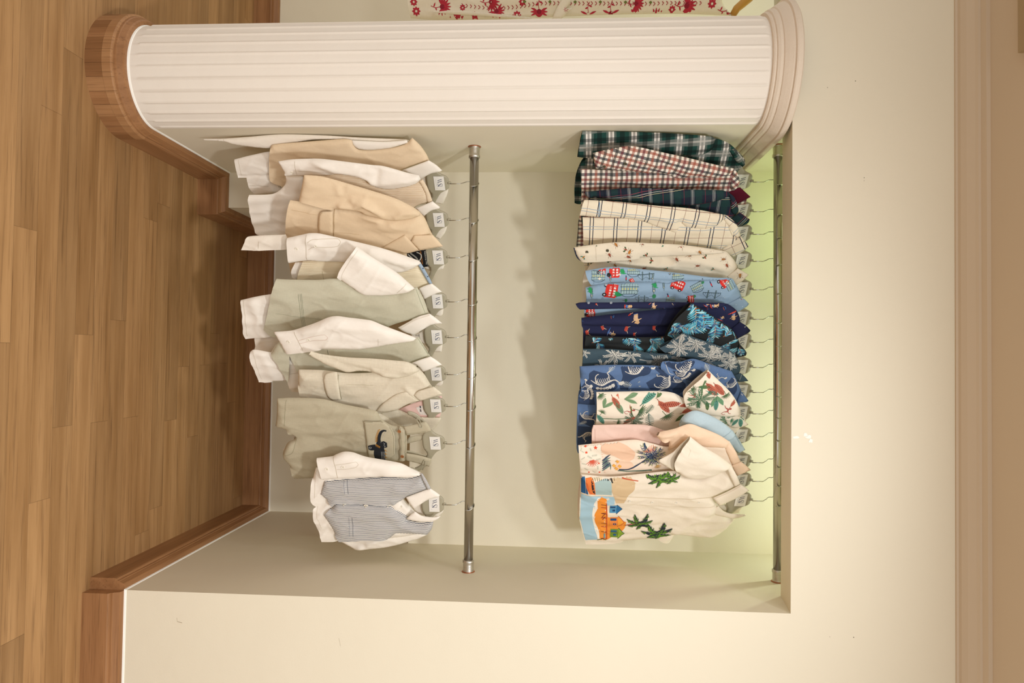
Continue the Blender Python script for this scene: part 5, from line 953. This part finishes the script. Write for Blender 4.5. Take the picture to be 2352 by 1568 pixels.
p = Part(g, 'collar', WHITE, 'C', [1461,1026,1570,985,1680,944,1725,975,1766,1005,1758,1020,1655,1050,1590,1090,1531,1130,1490,1080], .036, .005, .014, .0008, 106, label='near wing of the collar'); p.build()
p = Part(g, 'collar', WHITE, 'C', [1463,1222,1500,1185,1542,1153,1600,1190,1700,1205,1772,1195,1740,1225,1690,1245,1580,1247], .034, .004, .012, .0008, 107, label='far wing of the collar'); p.build()
g2 = GL(8, 'waistcoat', 'blue and white fine-striped waistcoat with three toggle buttons', 'waistcoat')
p = Part(g2, 'front_left', BSTR, 'C', [725,868,900,856,1060,850,1300,836,1400,842,1500,840,1607,812,1645,870,1682,945,1560,990,1455,1030,1350,1105,1320,1092,1100,1068,850,1062,815,1088,750,1040,686,995], .018, .020, seed=108, w=.04, hem=(12, 13, 14, 15), cre=[([950,900,1100,960,1300,960], .02, -.003)])
seam(p, [920,856,942,997], '#3a4050', w=.0011); seam(p, [890,858,912,995], '#6a7080', w=.0007); p.build()
p = Part(g2, 'front_right', BSTR, 'C', [718,1182,790,1115,850,1056,1100,1072,1325,1093,1400,1150,1482,1205,1470,1226,1575,1248,1708,1240,1692,1310,1650,1362,1540,1352,1385,1348,1340,1370,1300,1397,1100,1390,1000,1397,872,1406,820,1340,765,1250], .020, .020, seed=109, w=.04, hem=(0, 15, 16, 17, 18))
seam(p, [975,1207,987,1377], '#3a4050', w=.0011); seam(p, [945,1205,957,1375], '#6a7080', w=.0007); seam(p, [1325,1096,1480,1205], '#50586a', w=.0012); p.build()
for x, y in ((895, 1095), (1095, 1112), (1290, 1115)):
    b_ = button(p, x, y, BTN, .0078, name='toggle_button'); c = g2.sz(CR['C'][0]+x/3.92, CR['C'][1]+y/3.92, p.off+p.T); hq = float(p.H(np.array([c]))[0])+p.off+.004
    V, Fc = [], []; tube(V, Fc, [(c[0]-.002, -hq-.001, c[1]+.002), (c[0]+.006, -hq-.001, c[1]), (c[0]+.014, -hq+.001, c[1]+.001)], .0011, 6); tube(V, Fc, [(c[0]-.002, -hq-.001, c[1]-.002), (c[0]+.006, -hq-.001, c[1]), (c[0]+.014, -hq+.001, c[1]-.001)], .0011, 6); mesh_obj('toggle_loop', V, Fc, flat('#d8d0be', .8), p.o)
p = Part(g2, 'shoulder_strap', BSTR, 'C', [1590,812,1607,810,1645,870,1684,945,1655,958,1620,890], .038, .003, .008, .0003, 110, ang=45); p.build()

# ------------------------------------------------------------------ dress in the neighbouring niche
g = Garment('floral_dress', 'cream muslin dress block-printed with red flowers, beyond the reeded column', 'dress', -60, 1727, 12, 1)
p = Part(g, 'dress_body', FLOR, 'P', [943,-150,940,0,944,42,1000,46,1100,47,1250,40,1400,34,1550,32,1680,36,1660,5,1665,-30,1690,-100,1640,-160,1300,-220,950,-200], 0, .030, seed=111, w=.05, wr=.004, hem=(0, 1, 12), cre=[([1000,32,1150,36,1290,46], .012, .008), ([950,14,1200,20,1500,10], .02, -.006)])
for f, x, y, s_, r_ in ((daisy, 1015, 14, 46, 0), (daisy, 1048, 44, 40, 0), (daisy, 1128, 4, 44, 0), (daisy, 1140, 24, 42, -60), (daisy, 1238, 24, 44, -90), (daisy, 1352, 30, 42, -90), (daisy, 1404, 28, 44, -90), (daisy, 1508, 36, 42, 0), (daisy, 1578, 12, 48, 0), (daisy, 1462, 6, 40, 0), (daisy, 1676, 22, 44, 0), (rosette, 955, 24, 34, 0), (rosette, 972, 48, 30, 0), (rosette, 1062, 16, 24, 0), (rosette, 1100, 50, 30, 0), (rosette, 1090, 34, 30, 0), (rosette, 1187, 32, 34, 0), (rosette, 1180, 46, 28, 0), (rosette, 1442, 36, 30, 0), (rosette, 1458, 26, 34, 0), (rosette, 1545, 20, 28, 0), (rosette, 1636, 8, 34, 0), (rosette, 1306, 40, 24, 0), (rosette, 950, 4, 30, 0), (rosette, 1200, 4, 30, 0)): p.mot(f, x, y, s_, r_)
for k in range(58): x = 1060+k*9.6; y = 10+6*math.sin(k*.2) if k < 20 else 6; p.ln([x, y-3, x+4, y+1, x, y+5], .0022, '#a82c3c')
for k in range(6): p.bl([1205+k*58-4, 4, 1205+k*58, 1, 1205+k*58+4, 4, 1205+k*58, 8], '#6d7a3a')
p.build()
q = Part(g, 'waist_tie', FLOR, 'P', [1268,44,1278,20,1290,0,1305,-10,1312,4,1300,20,1316,18,1302,30,1288,44], .034, .006, .008, .001, 112); q.mot(rosette, 1300, 22, 20); q.build()
q = Part(g, 'waist_tie', FLOR, 'P', [995,28,1040,24,1120,30,1200,38,1255,43,1250,47,1180,42,1100,36,1040,33], .034, .005, .006, .001, 113); q.build()
V, Fc = [], []; Pp = [Vector((a, 0, b)) for a, b in g.pts('P', [1683,35,1692,20,1706,8,1722,-4,1735,-18,1745,-40,1750,-70], .0)]
tube(V, Fc, Pp, [.012, .014, .015, .014, .012, .011, .010], 14); wr_ = empty('wooden_hanger', g.root.location, g.phi, 'varnished wooden hanger holding the red floral dress', 'hanger'); mesh_obj('hanger_body', V, Fc, flat('#b98a3e', .35, 0, 'varnished_wood'), wr_)
V, Fc = [], []; zt = A2.z-g.root.location.z; e_ = Pp[-1]; pts = [e_, e_+Vector((-.01, 0, .03))]
for k in range(16): a = math.radians(-40+k*15); pts.append(Vector((e_.x-.01-.0+.021*math.cos(a)*0, .021*math.cos(a), zt-.003+.0215*math.sin(a))))
tube(V, Fc, pts, .0018, 8); mesh_obj('hook', V, Fc, MHOOK, wr_)
